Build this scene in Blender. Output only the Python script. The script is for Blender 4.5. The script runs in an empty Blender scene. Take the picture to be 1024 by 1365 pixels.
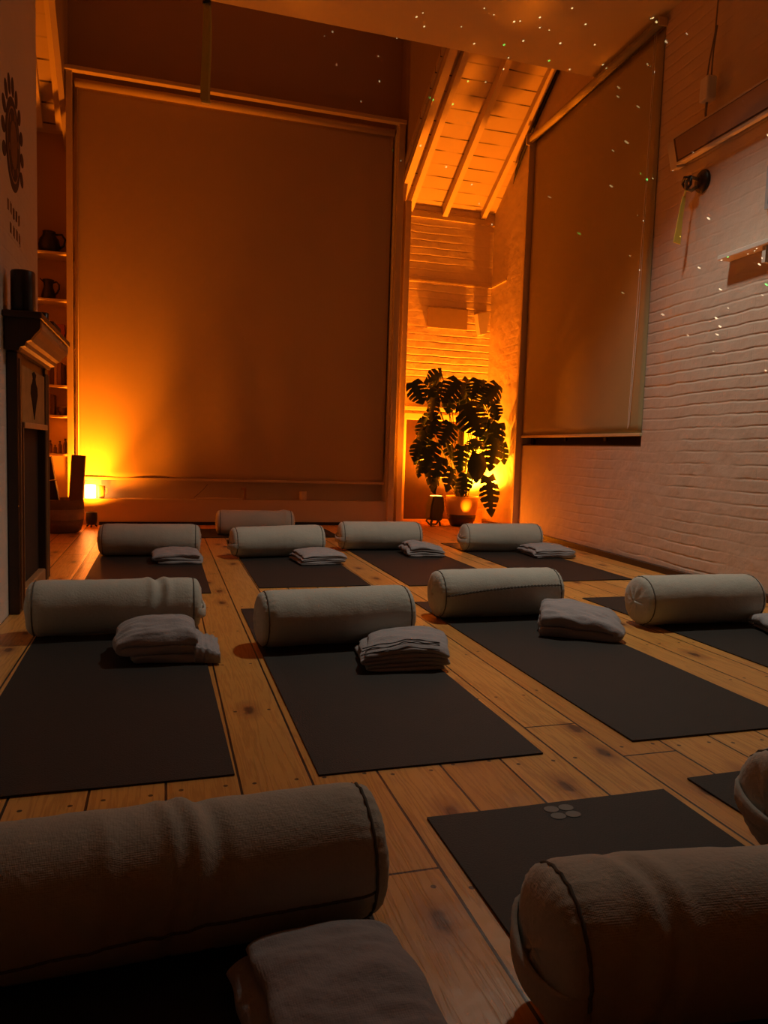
import bpy, bmesh, math, random
from mathutils import Vector, Matrix, noise
C = bpy.context.scene.collection
PI = math.pi
R = math.radians

# ------------------------------------------------------------------ helpers
def link(name, bm, mat, parent=None, smooth=False, loc=None, rot=None, sub=0):
    bmesh.ops.recalc_face_normals(bm, faces=bm.faces[:])
    me = bpy.data.meshes.new(name); bm.to_mesh(me); bm.free()
    if smooth:
        for p in me.polygons: p.use_smooth = True
    o = bpy.data.objects.new(name, me); C.objects.link(o)
    for m in (mat if isinstance(mat, (list, tuple)) else [mat]): me.materials.append(m)
    if parent is not None: o.parent = parent
    if loc is not None: o.location = loc
    if rot is not None: o.rotation_euler = rot
    if sub:
        s = o.modifiers.new('sub', 'SUBSURF'); s.levels = sub; s.render_levels = sub
    return o

def tag(o, label, cat, group=None):
    o['label'] = label; o['category'] = cat
    if group: o['group'] = group
    return o

def thing(name, label, cat, loc=(0, 0, 0), rz=0.0, group=None):
    o = bpy.data.objects.new(name, None); C.objects.link(o)
    o.empty_display_size = .05
    o.location = loc; o.rotation_euler = (0, 0, rz)
    return tag(o, label, cat, group)

def struct(o):
    if o.parent is None: o['kind'] = 'structure'
    return o

def box(bm, x0, x1, y0, y1, z0, z1, M=None, bevel=0.0):
    vs = [Vector((x, y, z)) for x in (x0, x1) for y in (y0, y1) for z in (z0, z1)]
    if M is not None: vs = [M @ v for v in vs]
    v = [bm.verts.new(p) for p in vs]
    f = []
    for q in ((0, 1, 3, 2), (4, 6, 7, 5), (0, 4, 5, 1), (2, 3, 7, 6), (0, 2, 6, 4), (1, 5, 7, 3)):
        f.append(bm.faces.new([v[i] for i in q]))
    if bevel > 0:
        es = list({e for ff in f for e in ff.edges})
        bmesh.ops.recalc_face_normals(bm, faces=f)
        bmesh.ops.bevel(bm, geom=es, offset=bevel, segments=2, affect='EDGES', profile=.5)
    return bm

def nb(*a, **k):
    bm = bmesh.new(); box(bm, *a, **k); return bm

def poly_prism(bm, pts, off):
    """closed 3D polygon pushed along vector off"""
    a = [bm.verts.new(Vector(p)) for p in pts]
    b = [bm.verts.new(Vector(p) + Vector(off)) for p in pts]
    n = len(pts)
    bm.faces.new(a); bm.faces.new(b[::-1])
    for i in range(n):
        bm.faces.new([a[i], b[i], b[(i + 1) % n], a[(i + 1) % n]])
    return bm

def tube(bm, pts, r, seg=8, caps=True):
    pts = [Vector(p) for p in pts]
    rs = r if isinstance(r, (list, tuple)) else [r] * len(pts)
    rings = []
    ref = None
    for i, p in enumerate(pts):
        t = (pts[min(i + 1, len(pts) - 1)] - pts[max(i - 1, 0)]).normalized()
        if ref is None:
            ref = Vector((0, 0, 1)) if abs(t.z) < .9 else Vector((1, 0, 0))
        u = (ref - t * ref.dot(t)).normalized(); ref = u
        w = t.cross(u)
        rings.append([bm.verts.new(p + (u * math.cos(2 * PI * k / seg) + w * math.sin(2 * PI * k / seg)) * rs[i]) for k in range(seg)])
    for a, b in zip(rings, rings[1:]):
        for k in range(seg):
            bm.faces.new([a[k], a[(k + 1) % seg], b[(k + 1) % seg], b[k]])
    if caps:
        bm.faces.new(rings[0][::-1]); bm.faces.new(rings[-1])
    return bm

def lathe(bm, prof, seg=32, M=None):
    rings = []
    for r, z in prof:
        if r < 1e-5:
            rings.append([bm.verts.new(M @ Vector((0, 0, z)) if M else Vector((0, 0, z)))])
        else:
            ring = []
            for k in range(seg):
                p = Vector((r * math.cos(2 * PI * k / seg), r * math.sin(2 * PI * k / seg), z))
                ring.append(bm.verts.new(M @ p if M else p))
            rings.append(ring)
    for a, b in zip(rings, rings[1:]):
        for k in range(seg):
            k2 = (k + 1) % seg
            if len(a) == 1 and len(b) == 1: continue
            if len(a) == 1: bm.faces.new([a[0], b[k], b[k2]])
            elif len(b) == 1: bm.faces.new([a[k], a[k2], b[0]])
            else: bm.faces.new([a[k], a[k2], b[k2], b[k]])
    return bm

# ------------------------------------------------------------------ materials
def base_mat(name):
    m = bpy.data.materials.new(name); m.use_nodes = True
    nt = m.node_tree
    return m, nt, nt.nodes['Principled BSDF']

class NT:
    def __init__(s, nt): s.nt = nt
    def n(s, t, **k):
        x = s.nt.nodes.new(t)
        for a, b in k.items(): setattr(x, a, b)
        return x
    def l(s, a, b): s.nt.links.new(a, b)
    def set(s, sock, v):
        if hasattr(v, 'default_value') or hasattr(v, 'is_linked'): s.l(v, sock)
        else: sock.default_value = v
    def m(s, op, a, b=0.0, c=0.0):
        x = s.n('ShaderNodeMath', operation=op)
        for i, v in enumerate((a, b, c)): s.set(x.inputs[i], v)
        return x.outputs[0]
    def mix(s, f, a, b):
        x = s.n('ShaderNodeMix', data_type='RGBA')
        s.set(x.inputs['Factor'], f); s.set(x.inputs['A'], a); s.set(x.inputs['B'], b)
        return x.outputs['Result']
    def xyz(s, x, y, z=0.0):
        c = s.n('ShaderNodeCombineXYZ')
        for i, v in enumerate((x, y, z)): s.set(c.inputs[i], v)
        return c.outputs[0]
    def noise(s, vec, scale, detail=3.0, rough=.5):
        t = s.n('ShaderNodeTexNoise'); t.inputs['Scale'].default_value = scale
        t.inputs['Detail'].default_value = detail; t.inputs['Roughness'].default_value = rough
        if vec is not None: s.l(vec, t.inputs['Vector'])
        return t.outputs['Fac']
    def rng(s, v, a, b, c, d):
        x = s.n('ShaderNodeMapRange'); s.set(x.inputs[0], v)
        for i, k in enumerate((a, b, c, d)): x.inputs[i + 1].default_value = k
        return x.outputs[0]

def c4(c): return (c[0], c[1], c[2], 1.0)

def simple(name, col, rough=.6, var=.12, nscale=14, bump=.0, metal=0.0, bscale=60, spec=.5):
    m, nt, p = base_mat(name); N = NT(nt)
    tc = N.n('ShaderNodeTexCoord').outputs['Object']
    f = N.noise(tc, nscale, 4)
    a = tuple(min(1, x * (1 - var)) for x in col); b = tuple(min(1, x * (1 + var)) for x in col)
    N.l(N.mix(f, c4(a), c4(b)), p.inputs['Base Color'])
    p.inputs['Roughness'].default_value = rough; p.inputs['Metallic'].default_value = metal
    p.inputs['Specular IOR Level'].default_value = spec
    if bump:
        b_ = N.n('ShaderNodeBump'); b_.inputs['Strength'].default_value = bump; b_.inputs['Distance'].default_value = .004
        N.l(N.noise(tc, bscale, 3), b_.inputs['Height']); N.l(b_.outputs[0], p.inputs['Normal'])
    return m

def fabric(name, col, weave=1300, wr=.35, var=.1):
    m, nt, p = base_mat(name); N = NT(nt)
    tc = N.n('ShaderNodeTexCoord').outputs['Object']
    s = N.n('ShaderNodeSeparateXYZ'); N.l(tc, s.inputs[0])
    def wv(k):
        return N.m('MULTIPLY', N.m('ADD', N.m('SINE', N.m('MULTIPLY', s.outputs[k], weave * 2)), 1), .5)
    w = N.m('ADD', N.m('ADD', wv(0), wv(1)), wv(2))
    big = N.noise(tc, 5, 4)
    fine = N.noise(tc, 120, 3)
    f = N.m('ADD', N.m('MULTIPLY', big, .6), N.m('MULTIPLY', fine, .4))
    a = tuple(x * (1 - var) for x in col); b = tuple(min(1, x * (1 + var)) for x in col)
    N.l(N.mix(f, c4(a), c4(b)), p.inputs['Base Color'])
    p.inputs['Roughness'].default_value = .95
    p.inputs['Specular IOR Level'].default_value = .15
    p.inputs['Sheen Weight'].default_value = .15
    h = N.m('ADD', N.m('MULTIPLY', w, .00012), N.m('ADD', N.m('MULTIPLY', fine, .002), N.m('MULTIPLY', N.noise(tc, 16, 2), .010 * wr)))
    b_ = N.n('ShaderNodeBump'); b_.inputs['Strength'].default_value = .8; b_.inputs['Distance'].default_value = 1.0
    N.l(h, b_.inputs['Height']); N.l(b_.outputs[0], p.inputs['Normal'])
    return m

def emit(name, col, k):
    m, nt, p = base_mat(name)
    p.inputs['Base Color'].default_value = c4(col)
    p.inputs['Emission Color'].default_value = c4(col); p.inputs['Emission Strength'].default_value = k
    return m

def brick_paint(name, col, axis='Y', depth=.010, row=.0815):
    m, nt, p = base_mat(name); N = NT(nt)
    g = N.n('ShaderNodeNewGeometry').outputs['Position']
    s = N.n('ShaderNodeSeparateXYZ'); N.l(g, s.inputs[0])
    wob = N.m('MULTIPLY', N.m('SUBTRACT', N.noise(g, 1.6, 2), .5), .05)
    wob2 = N.m('MULTIPLY', N.m('SUBTRACT', N.noise(g, 9, 2), .5), .014)
    v = N.xyz(s.outputs[axis], N.m('ADD', s.outputs['Z'], N.m('ADD', wob, wob2)))
    b = N.n('ShaderNodeTexBrick'); N.l(v, b.inputs['Vector'])
    b.inputs['Scale'].default_value = 1; b.inputs['Brick Width'].default_value = .235; b.inputs['Row Height'].default_value = row
    b.inputs['Mortar Size'].default_value = .009; b.inputs['Mortar Smooth'].default_value = 1.0
    big = N.noise(g, 2.2, 4, .6); fine = N.noise(g, 55, 4, .6)
    a = tuple(x * .94 for x in col)
    N.l(N.mix(big, c4(a), c4(col)), p.inputs['Base Color'])
    p.inputs['Roughness'].default_value = .6
    vz = N.m('FRACT', N.m('DIVIDE', N.m('ADD', s.outputs['Z'], N.m('ADD', wob, wob2)), row))
    bed = N.rng(N.m('ABSOLUTE', N.m('SUBTRACT', vz, .5)), .36, .5, 0, 1)
    patch = N.m('MULTIPLY', N.rng(N.noise(g, 1.3, 2), .40, .66, .10, 1.0), N.rng(s.outputs['Y'], 5.2, 6.6, 1.0, .15) if axis == 'Y' else 1.0)     # some courses are nearly filled by paint
    h = N.m('ADD', N.m('MULTIPLY', N.m('MULTIPLY', N.m('ADD', N.m('MULTIPLY', bed, .85), N.m('MULTIPLY', b.outputs['Fac'], .15)), patch), -depth), N.m('ADD', N.m('MULTIPLY', fine, .0016), N.m('MULTIPLY', N.noise(g, 7, 2), .012)))
    bp = N.n('ShaderNodeBump'); bp.inputs['Strength'].default_value = 1.0; bp.inputs['Distance'].default_value = 1.0
    N.l(h, bp.inputs['Height']); N.l(bp.outputs[0], p.inputs['Normal'])
    return m

def floor_mat():
    m, nt, p = base_mat('pine_boards'); N = NT(nt)
    g = N.n('ShaderNodeNewGeometry').outputs['Position']
    s = N.n('ShaderNodeSeparateXYZ'); N.l(g, s.inputs[0])
    X, Y = s.outputs[0], s.outputs[1]
    PW = .1785
    px = N.m('DIVIDE', N.m('SUBTRACT', X, .5495), PW)
    idx = N.m('FLOOR', px); fr = N.m('FRACT', px)
    def white(w):
        t = N.n('ShaderNodeTexWhiteNoise', noise_dimensions='1D'); N.set(t.inputs['W'], w); return t.outputs['Value']
    r1 = white(idx); r2 = white(N.m('ADD', idx, 37.3))
    edge = N.m('MULTIPLY', N.m('MINIMUM', fr, N.m('SUBTRACT', 1.0, fr)), PW)
    wv = N.m('MULTIPLY', N.noise(N.xyz(N.m('MULTIPLY', idx, 7.0), N.m('MULTIPLY', Y, 1.0)), 5, 3), .0022)
    gap = N.m('LESS_THAN', edge, N.m('ADD', wv, .0022))
    yo = N.m('ADD', Y, N.m('MULTIPLY', r2, 5.0))
    fy = N.m('FRACT', N.m('DIVIDE', yo, 4.1))
    gap2 = N.m('LESS_THAN', N.m('ABSOLUTE', N.m('SUBTRACT', fy, .5)), .0008)
    gaps = N.m('MAXIMUM', gap, gap2)
    # grain
    gv = N.xyz(N.m('MULTIPLY', X, 16.0), N.m('ADD', N.m('MULTIPLY', Y, 1.1), N.m('MULTIPLY', r1, 30.0)), N.m('MULTIPLY', idx, 3.1))
    warp = N.noise(gv, 1.0, 4, .6)
    ring = N.m('SINE', N.m('MULTIPLY', N.m('ADD', N.m('MULTIPLY', X, 60.0), N.m('MULTIPLY', warp, 16.0)), 3.2))
    ring = N.rng(ring, -.2, 1, 0, 1)
    fib = N.noise(N.xyz(N.m('MULTIPLY', X, 260.0), N.m('MULTIPLY', Y, 6.0)), 1, 3)
    # knots
    vo = N.n('ShaderNodeTexVoronoi'); vo.voronoi_dimensions = '2D'; vo.inputs['Scale'].default_value = 1.0
    jig = N.m('MULTIPLY', N.noise(g, 30, 2), .10)
    N.l(N.xyz(N.m('ADD', N.m('MULTIPLY', X, 5.6), jig), N.m('ADD', N.m('MULTIPLY', Y, 2.7), jig)), vo.inputs['Vector'])
    sk = N.n('ShaderNodeSeparateColor'); N.l(vo.outputs['Color'], sk.inputs[0])
    gate = N.m('GREATER_THAN', sk.outputs[0], .52)
    knot = N.m('MULTIPLY', gate, N.rng(vo.outputs['Distance'], .06, .115, 1, 0))
    halo = N.m('MULTIPLY', gate, N.rng(vo.outputs['Distance'], .10, .30, .75, 0))
    # nail heads, two by two on the joists
    jy = N.m('FRACT', N.m('DIVIDE', N.m('ADD', Y, N.m('MULTIPLY', r1, .05)), .52))
    dy = N.m('MULTIPLY', N.m('SUBTRACT', jy, .5), .52)
    def nail(c):
        dx = N.m('MULTIPLY', N.m('SUBTRACT', fr, c), PW)
        return N.m('LESS_THAN', N.m('ADD', N.m('MULTIPLY', dx, dx), N.m('MULTIPLY', dy, dy)), .000035)
    nails = N.m('MAXIMUM', nail(.2), nail(.8))
    stain = N.rng(N.noise(g, 1.7, 5, .65), .35, .7, 0, 1)
    c0 = N.mix(r1, c4((.60, .285, .062)), c4((.76, .41, .105)))
    c1 = N.mix(N.m('MULTIPLY', ring, .48), c0, c4((.40, .15, .03)))
    c1 = N.mix(N.m('MULTIPLY', fib, .25), c1, c4((.42, .18, .045)))
    c1 = N.mix(N.m('MULTIPLY', stain, .22), c1, c4((.24, .11, .04)))
    c1 = N.mix(halo, c1, c4((.30, .12, .035)))
    c1 = N.mix(N.m('MULTIPLY', knot, .85), c1, c4((.07, .028, .012)))
    c1 = N.mix(N.m('MULTIPLY', nails, .9), c1, c4((.02, .013, .01)))
    c1 = N.mix(gaps, c1, c4((.012, .007, .004)))
    N.l(c1, p.inputs['Base Color'])
    N.l(N.rng(fib, .2, .8, .26, .46), p.inputs['Roughness'])
    h = N.m('ADD', N.m('MULTIPLY', gaps, -.004), N.m('ADD', N.m('MULTIPLY', ring, .0003), N.m('ADD', N.m('MULTIPLY', N.noise(g, 6, 3), .004), N.m('MULTIPLY', N.rng(edge, 0, .02, 0, 1), .0012))))
    b = N.n('ShaderNodeBump'); b.inputs['Strength'].default_value = .8; b.inputs['Distance'].default_value = 1
    N.l(h, b.inputs['Height']); N.l(b.outputs[0], p.inputs['Normal'])
    return m

def roof_mat():
    m, nt, p = base_mat('painted_roof_boards'); N = NT(nt)
    g = N.n('ShaderNodeNewGeometry').outputs['Position']
    s = N.n('ShaderNodeSeparateXYZ'); N.l(g, s.inputs[0])
    w = N.m('ADD', s.outputs['Y'], N.m('MULTIPLY', N.noise(g, 2.5, 2), .02))
    q = N.m('DIVIDE', w, .135); fr = N.m('FRACT', q)
    vis = N.rng(N.noise(N.xyz(N.m('MULTIPLY', s.outputs['X'], 1.3), N.m('FLOOR', q)), 2.3, 1), .4, .6, .1, 1.0)
    gap = N.m('MULTIPLY', N.m('LESS_THAN', fr, .085), vis)
    t = N.noise(g, 4, 4)
    c = N.mix(t, c4((.50, .39, .22)), c4((.60, .48, .28)))
    N.l(N.mix(gap, c, c4((.06, .035, .02))), p.inputs['Base Color'])
    p.inputs['Roughness'].default_value = .6
    b = N.n('ShaderNodeBump'); b.inputs['Strength'].default_value = .8; b.inputs['Distance'].default_value = 1
    N.l(N.m('ADD', N.m('MULTIPLY', gap, -.006), N.m('MULTIPLY', N.noise(g, 25, 3), .002)), b.inputs['Height']); N.l(b.outputs[0], p.inputs['Normal'])
    return m

def blind_mat(name, col):
    m, nt, p = base_mat(name); N = NT(nt)
    g = N.n('ShaderNodeNewGeometry').outputs['Position']
    s = N.n('ShaderNodeSeparateXYZ'); N.l(g, s.inputs[0])
    f = N.noise(g, 3, 4)
    a = tuple(x * .93 for x in col)
    N.l(N.mix(f, c4(a), c4(col)), p.inputs['Base Color'])
    p.inputs['Roughness'].default_value = .8; p.inputs['Specular IOR Level'].default_value = .2
    cr = N.noise(N.xyz(N.m('ADD', N.m('MULTIPLY', s.outputs['X'], 1.4), s.outputs['Y']), N.m('MULTIPLY', s.outputs['Z'], .5)), 2.2, 3, .5)
    b = N.n('ShaderNodeBump'); b.inputs['Strength'].default_value = .5; b.inputs['Distance'].default_value = 1
    N.l(N.m('ADD', N.m('MULTIPLY', cr, .008), N.m('MULTIPLY', N.noise(g, 160, 2), .0006)), b.inputs['Height']); N.l(b.outputs[0], p.inputs['Normal'])
    return m

M = {}
M['floor'] = floor_mat()
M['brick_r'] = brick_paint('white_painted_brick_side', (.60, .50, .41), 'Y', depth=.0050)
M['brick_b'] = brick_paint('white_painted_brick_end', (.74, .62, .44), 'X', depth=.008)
M['plaster'] = simple('warm_white_plaster', (.66, .60, .52), .8, .05, 3, .25, bscale=30)
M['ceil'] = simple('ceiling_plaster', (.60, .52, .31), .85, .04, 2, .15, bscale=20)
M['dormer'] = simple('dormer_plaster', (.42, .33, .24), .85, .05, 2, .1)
M['shade'] = simple('dark_low_bounce', (.16, .12, .09), .9, .05, 3)  # dark tone for the unseen rear wall, picked to cut orange bounce
M['chim'] = brick_paint('white_chimney_plaster', (.70, .64, .57), 'Y', depth=.002)
M['paintwood'] = simple('cream_painted_wood', (.64, .52, .30), .5, .06, 5, .15)
M['roof'] = roof_mat()
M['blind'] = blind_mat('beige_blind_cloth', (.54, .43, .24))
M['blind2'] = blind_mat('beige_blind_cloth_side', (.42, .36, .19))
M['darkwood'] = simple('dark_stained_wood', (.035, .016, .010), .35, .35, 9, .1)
M['brownwood'] = simple('lit_mantel_wood', (.42, .23, .10), .45, .25, 12, .1)  # lighter mantel tone; on the cornice it puts lamplight into the colour
M['alcove'] = simple('brown_alcove_paint', (.52, .36, .20), .85, .06, 4)
M['wallshade'] = simple('buff_wall_shadow', (.40, .29, .17), .7, .06, 4)  # darker than the brick: shadow tone put into the colour
M['black'] = simple('black_gap', (.012, .010, .009), .7, .2)
M['darkdoor'] = simple('dark_door_panel', (.05, .020, .012), .5, .15, 4)
M['bolster'] = fabric('oatmeal_canvas', (.45, .46, .415))
M['piping'] = simple('dark_seam_cord', (.10, .09, .075), .9, .2)
M['strap'] = fabric('canvas_handle', (.40, .39, .35))
M['tag'] = simple('black_woven_tag', (.02, .02, .022), .8, .2)
M['tagw'] = simple('white_woven_tag', (.5, .48, .46), .8, .1)
M['blanket'] = fabric('grey_cotton_blanket', (.325, .315, .335), weave=900, wr=1.0, var=.12)
M['hem'] = simple('dark_hem_stitch', (.06, .055, .055), .9, .1)
M['mat'] = simple('charcoal_rubber_mat', (.024, .0215, .0200), .62, .12, 6, .35, bscale=240, spec=.25)
M['matlogo'] = simple('grey_mat_print', (.15, .14, .125), .7, .1)
M['heater'] = simple('white_heater_metal', (.62, .58, .52), .45, .04)
M['emitter'] = simple('brown_emitter_panel', (.26, .18, .14), .5, .08)
M['grille'] = simple('dark_heater_rim', (.05, .03, .025), .5, .1)
M['plastic'] = simple('white_plastic', (.78, .76, .74), .4, .03)
M['cable'] = simple('grey_cable', (.20, .17, .15), .5, .1)
M['webbing'] = fabric('yellow_webbing', (.70, .52, .08), weave=500)
M['webbing2'] = fabric('pale_yellow_webbing', (.88, .74, .22), weave=500)
M['iron'] = simple('black_iron', (.03, .028, .025), .4, .2, metal=.6)
M['brass'] = simple('dull_brass', (.25, .19, .11), .4, .2, metal=.6)
M['leaf'] = simple('dark_green_leaf', (.035, .065, .018), .32, .3, 8)
M['stem'] = simple('green_stem', (.10, .12, .035), .5, .2)
M['moss'] = simple('moss_pole_fibre', (.22, .13, .05), .95, .5, 40, 1.0, bscale=90)
M['pot_hi'] = simple('amber_glazed_band', (.55, .32, .09), .28, .12, 7)
M['pot_lo'] = simple('dark_pot_clay', (.05, .028, .018), .5, .2)
M['soil'] = simple('potting_soil', (.03, .02, .012), .95, .4, 30, .8)
M['lampblack'] = simple('black_lamp_housing', (.012, .011, .011), .45, .2)
M['wick1'] = simple('pale_woven_band', (.30, .21, .12), .9, .2, 40, .6, bscale=120)
M['wick2'] = simple('brown_woven_band', (.17, .11, .065), .9, .25, 40, .6, bscale=120)
M['foam'] = simple('brown_foam_block', (.22, .12, .07), .9, .15, 20, .2)
M['foamdark'] = simple('dark_foam_block', (.05, .025, .018), .9, .15, 20, .2)
M['ceramic'] = simple('black_ceramic', (.018, .014, .012), .3, .2)
M['redtin'] = simple('red_tin', (.34, .09, .03), .5, .1)
M['glassy'] = simple('frosted_cup', (.65, .52, .34), .35, .05)
M['decal'] = simple('dark_wall_paint_decal', (.055, .035, .035), .8, .1)
M['decal2'] = simple('brown_wall_paint_decal', (.20, .105, .05), .8, .25, 30)
M['decal3'] = simple('pale_wall_paint_decal', (.33, .21, .12), .8, .1)
M['tile'] = simple('ochre_frieze_panel', (.42, .22, .07), .8, .3, 14, spec=.15)
M['ornament'] = simple('dark_ornament_paint', (.035, .018, .010), .95, .2, spec=.05)
M['bookA'] = simple('dark_book_cloth', (.06, .03, .025), .7, .2)
M['bookB'] = simple('brown_book_cloth', (.22, .11, .05), .7, .2)
M['bookC'] = simple('tan_book_cloth', (.40, .25, .12), .7, .2)
M['paper'] = simple('book_pages', (.60, .50, .36), .8, .1, 60)
M['bottle'] = simple('dark_small_bottle', (.10, .05, .025), .35, .2)
M['glow'] = emit('warm_lamp_glass', (1.0, .62, .22), 9.0)
M['glowdisc'] = emit('warm_lens', (1.0, .38, .06), 6.0)
M['steelframe'] = simple('blue_grey_frame', (.34, .36, .38), .4, .05)

# ------------------------------------------------------------------ room measures (metres; X right, Y into the room, Z up)
YF = 7.90          # front of the window surround
YB = 8.30          # end wall of the alcoves
ZC = 4.15          # flat ceiling
YC = 6.02          # where the flat ceiling stops
RX0, RY0, RM = 3.54, 3.74, .045
RANG = -math.atan(RM)
def rw(u, off=0.0, z=0.0):
    """point on the right wall at depth u, `off` metres into the room"""
    n = Vector((-1, RM, 0)).normalized()
    return Vector((RX0 + RM * (u - RY0), u, z)) + n * off
RWM = Matrix.Translation((RX0, RY0, 0)) @ Matrix.Rotation(RANG, 4, 'Z')   # local: y along the wall, -x into the room

# floor
struct(link('floor', nb(-1.6, 4.2, -1.8, 8.6, -.12, 0), M['floor']))
# right wall with the window opening
bm = bmesh.new()
y0, y1 = -1.8 - RY0, 8.45 - RY0
wa, wb, za, zb = 5.03 - RY0, 7.24 - RY0, .93, 4.14
box(bm, 0, .25, y0, wa, -.1, 6.2, RWM); box(bm, 0, .25, wb, y1, -.1, 6.2, RWM)
box(bm, 0, .25, wa, wb, -.1, za, RWM); box(bm, 0, .25, wa, wb, zb, 6.2, RWM)
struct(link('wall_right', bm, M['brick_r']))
# window behind the right blind: dark frame and pane inside the opening
w2 = struct(link('window_2', nb(.13, .17, wa + .001, wb - .001, za + .001, zb - .001, RWM), M['black']))
bm = bmesh.new()
for k in range(1, 3): box(bm, .115, .13, wa + (wb - wa) * k / 3 - .02, wa + (wb - wa) * k / 3 + .02, za + .05, zb - .05, RWM)
box(bm, .10, .13, wa + .002, wa + .06, za + .002, zb - .002, RWM); box(bm, .10, .13, wb - .06, wb - .002, za + .002, zb - .002, RWM)
link('window_frame', bm, M['darkwood'], w2)
struct(link('trim_1', nb(.005, .128, wa + .002, wb - .002, za - .002, za + .012, RWM), M['darkwood']))  # dark sill
# end wall, both alcoves
bm = bmesh.new(); box(bm, 2.44, 4.0, YB, YB + .2, -.1, 6.2)
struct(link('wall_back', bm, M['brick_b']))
struct(link('wall_alcove', nb(-1.6, -.80, YB, YB + .2, -.1, 6.2), M['alcove']))
# window block: surround standing proud between the alcoves
bm = bmesh.new()
box(bm, -.86, 2.45, YF + .02, YF + .21, 0, .262)                    # low panel and ledge
box(bm, -.86, 2.45, YF + .21, YB + .2, 0, .5)
struct(link('wall_window_panel', bm, M['paintwood']))
bm = bmesh.new()
box(bm, -.845, -.825, YF + .20, YB + .1, .262, 4.33); box(bm, 2.40, 2.45, YF + .02, YB + .1, .262, 4.33)
struct(link('wall_window_returns', bm, M['plaster']))
bm = bmesh.new()
box(bm, -.89, -.835, YF - .03, YF + .02, 0, 4.34, bevel=.004); box(bm, 2.405, 2.475, YF - .03, YF + .02, 0, 4.30, bevel=.004)
struct(link('trim_2', bm, M['paintwood']))
bm = bmesh.new()
box(bm, -.90, 2.48, YF - .05, YF + .02, 4.305, 4.345, bevel=.004)
struct(link('trim_3', bm, M['paintwood']))
w1 = struct(link('window_1', nb(-.83, 2.40, YF + .24, YF + .28, .44, 4.33), M['darkwood']))
bm = bmesh.new()
for x in (-.2, .45, 1.1, 1.75): box(bm, x - .03, x + .03, YF + .21, YF + .24, .50, 4.25)
link('window_frame', bm, M['paintwood'], w1)
# dormer: dark wall above the window head, cheeks, lid
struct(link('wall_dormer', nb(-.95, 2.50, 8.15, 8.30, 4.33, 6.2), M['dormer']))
SL, ZE = .63, 3.64          # roof slope, height of the boards at the end wall (right bay)
def zr(y): return ZE + SL * (YB - y)
bm = bmesh.new()
poly_prism(bm, [(2.50, 8.30, 3.60), (2.50, 8.30, 6.2), (2.50, 4.2, 6.2)], (.05, 0, 0))
poly_prism(bm, [(-.95, 8.30, 3.7), (-.95, 8.30, 6.2), (-.95, 5.2, 6.2)], (.05, 0, 0))
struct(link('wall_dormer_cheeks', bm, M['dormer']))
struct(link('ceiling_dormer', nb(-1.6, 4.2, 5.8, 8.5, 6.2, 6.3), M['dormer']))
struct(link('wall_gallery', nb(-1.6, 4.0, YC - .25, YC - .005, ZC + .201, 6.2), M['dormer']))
struct(link('ceiling', nb(-1.6, 4.0, -1.8, YC, ZC, ZC + .2), M['ceil']))
# sloped roof, right bay
bm = bmesh.new()
poly_prism(bm, [(2.48, YB + .05, zr(YB + .05)), (3.95, YB + .05, zr(YB + .05)), (3.95, 5.6, zr(5.6)), (2.48, 5.6, zr(5.6))], (0, 0, .06))
slope = struct(link('ceiling_slope', bm, M['roof']))
def rafter(bm, x0, x1, ya, yb, z_of, dep):
    poly_prism(bm, [(x0, ya, z_of(ya) + .01), (x0, ya, z_of(ya) - dep), (x0, yb, z_of(yb) - dep), (x0, yb, z_of(yb) + .01)], (x1 - x0, 0, 0))
for i, (x0, x1, d, lab) in enumerate(((2.505, 2.585, .13, 'broad pale rafter beside the dark dormer'), (2.655, 2.715, .11, 'second pale rafter from the dormer in the lit roof bay'),
                      (3.08, 3.14, .12, 'pale rafter in the middle of the lit roof bay'), (3.565, 3.62, .09, 'pale rafter running down against the right brick wall'))):
    bm = bmesh.new(); rafter(bm, x0, x1, YB - .002, 5.7, zr, d)
    link('rafter', bm, M['paintwood'], slope)['label'] = lab
struct(link('trim_4', nb(2.48, 3.74, YB - .028, YB - .002, 3.50, 3.56, bevel=.004), M['paintwood']))       # eaves plate
# sloped roof, left bay (a little higher and steeper)
SL2, ZE2 = 1.0, 3.86
def zl(y): return ZE2 + SL2 * (YB - y)
bm = bmesh.new()
poly_prism(bm, [(-1.6, YB + .05, zl(YB + .05)), (-.92, YB + .05, zl(YB + .05)), (-.92, 6.1, zl(6.1)), (-1.6, 6.1, zl(6.1))], (0, 0, .06))
slope2 = struct(link('ceiling_slope_alcove', bm, M['roof']))
for x0, x1, lab in ((-1.01, -.945, 'pale rafter next to the top left corner of the big window'), (-1.28, -1.13, 'pale rafter at the edge of the white chimney wall')):
    bm = bmesh.new(); rafter(bm, x0, x1, YB - .12, 6.2, zl, .13)
    link('rafter', bm, M['paintwood'], slope2)['label'] = lab
# left side: chimney breast, alcove side, rear wall
struct(link('wall_left', nb(-1.6, -.70, -1.8, 4.82, -.1, ZC + .1), M['chim']))
struct(link('wall_left_alcove', nb(-1.6, -1.32, 4.82, 8.4, -.1, 6.2), M['alcove']))
struct(link('wall_rear', nb(-1.6, 4.0, -2.0, -1.8, -.1, ZC + .1), M['shade']))
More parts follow.
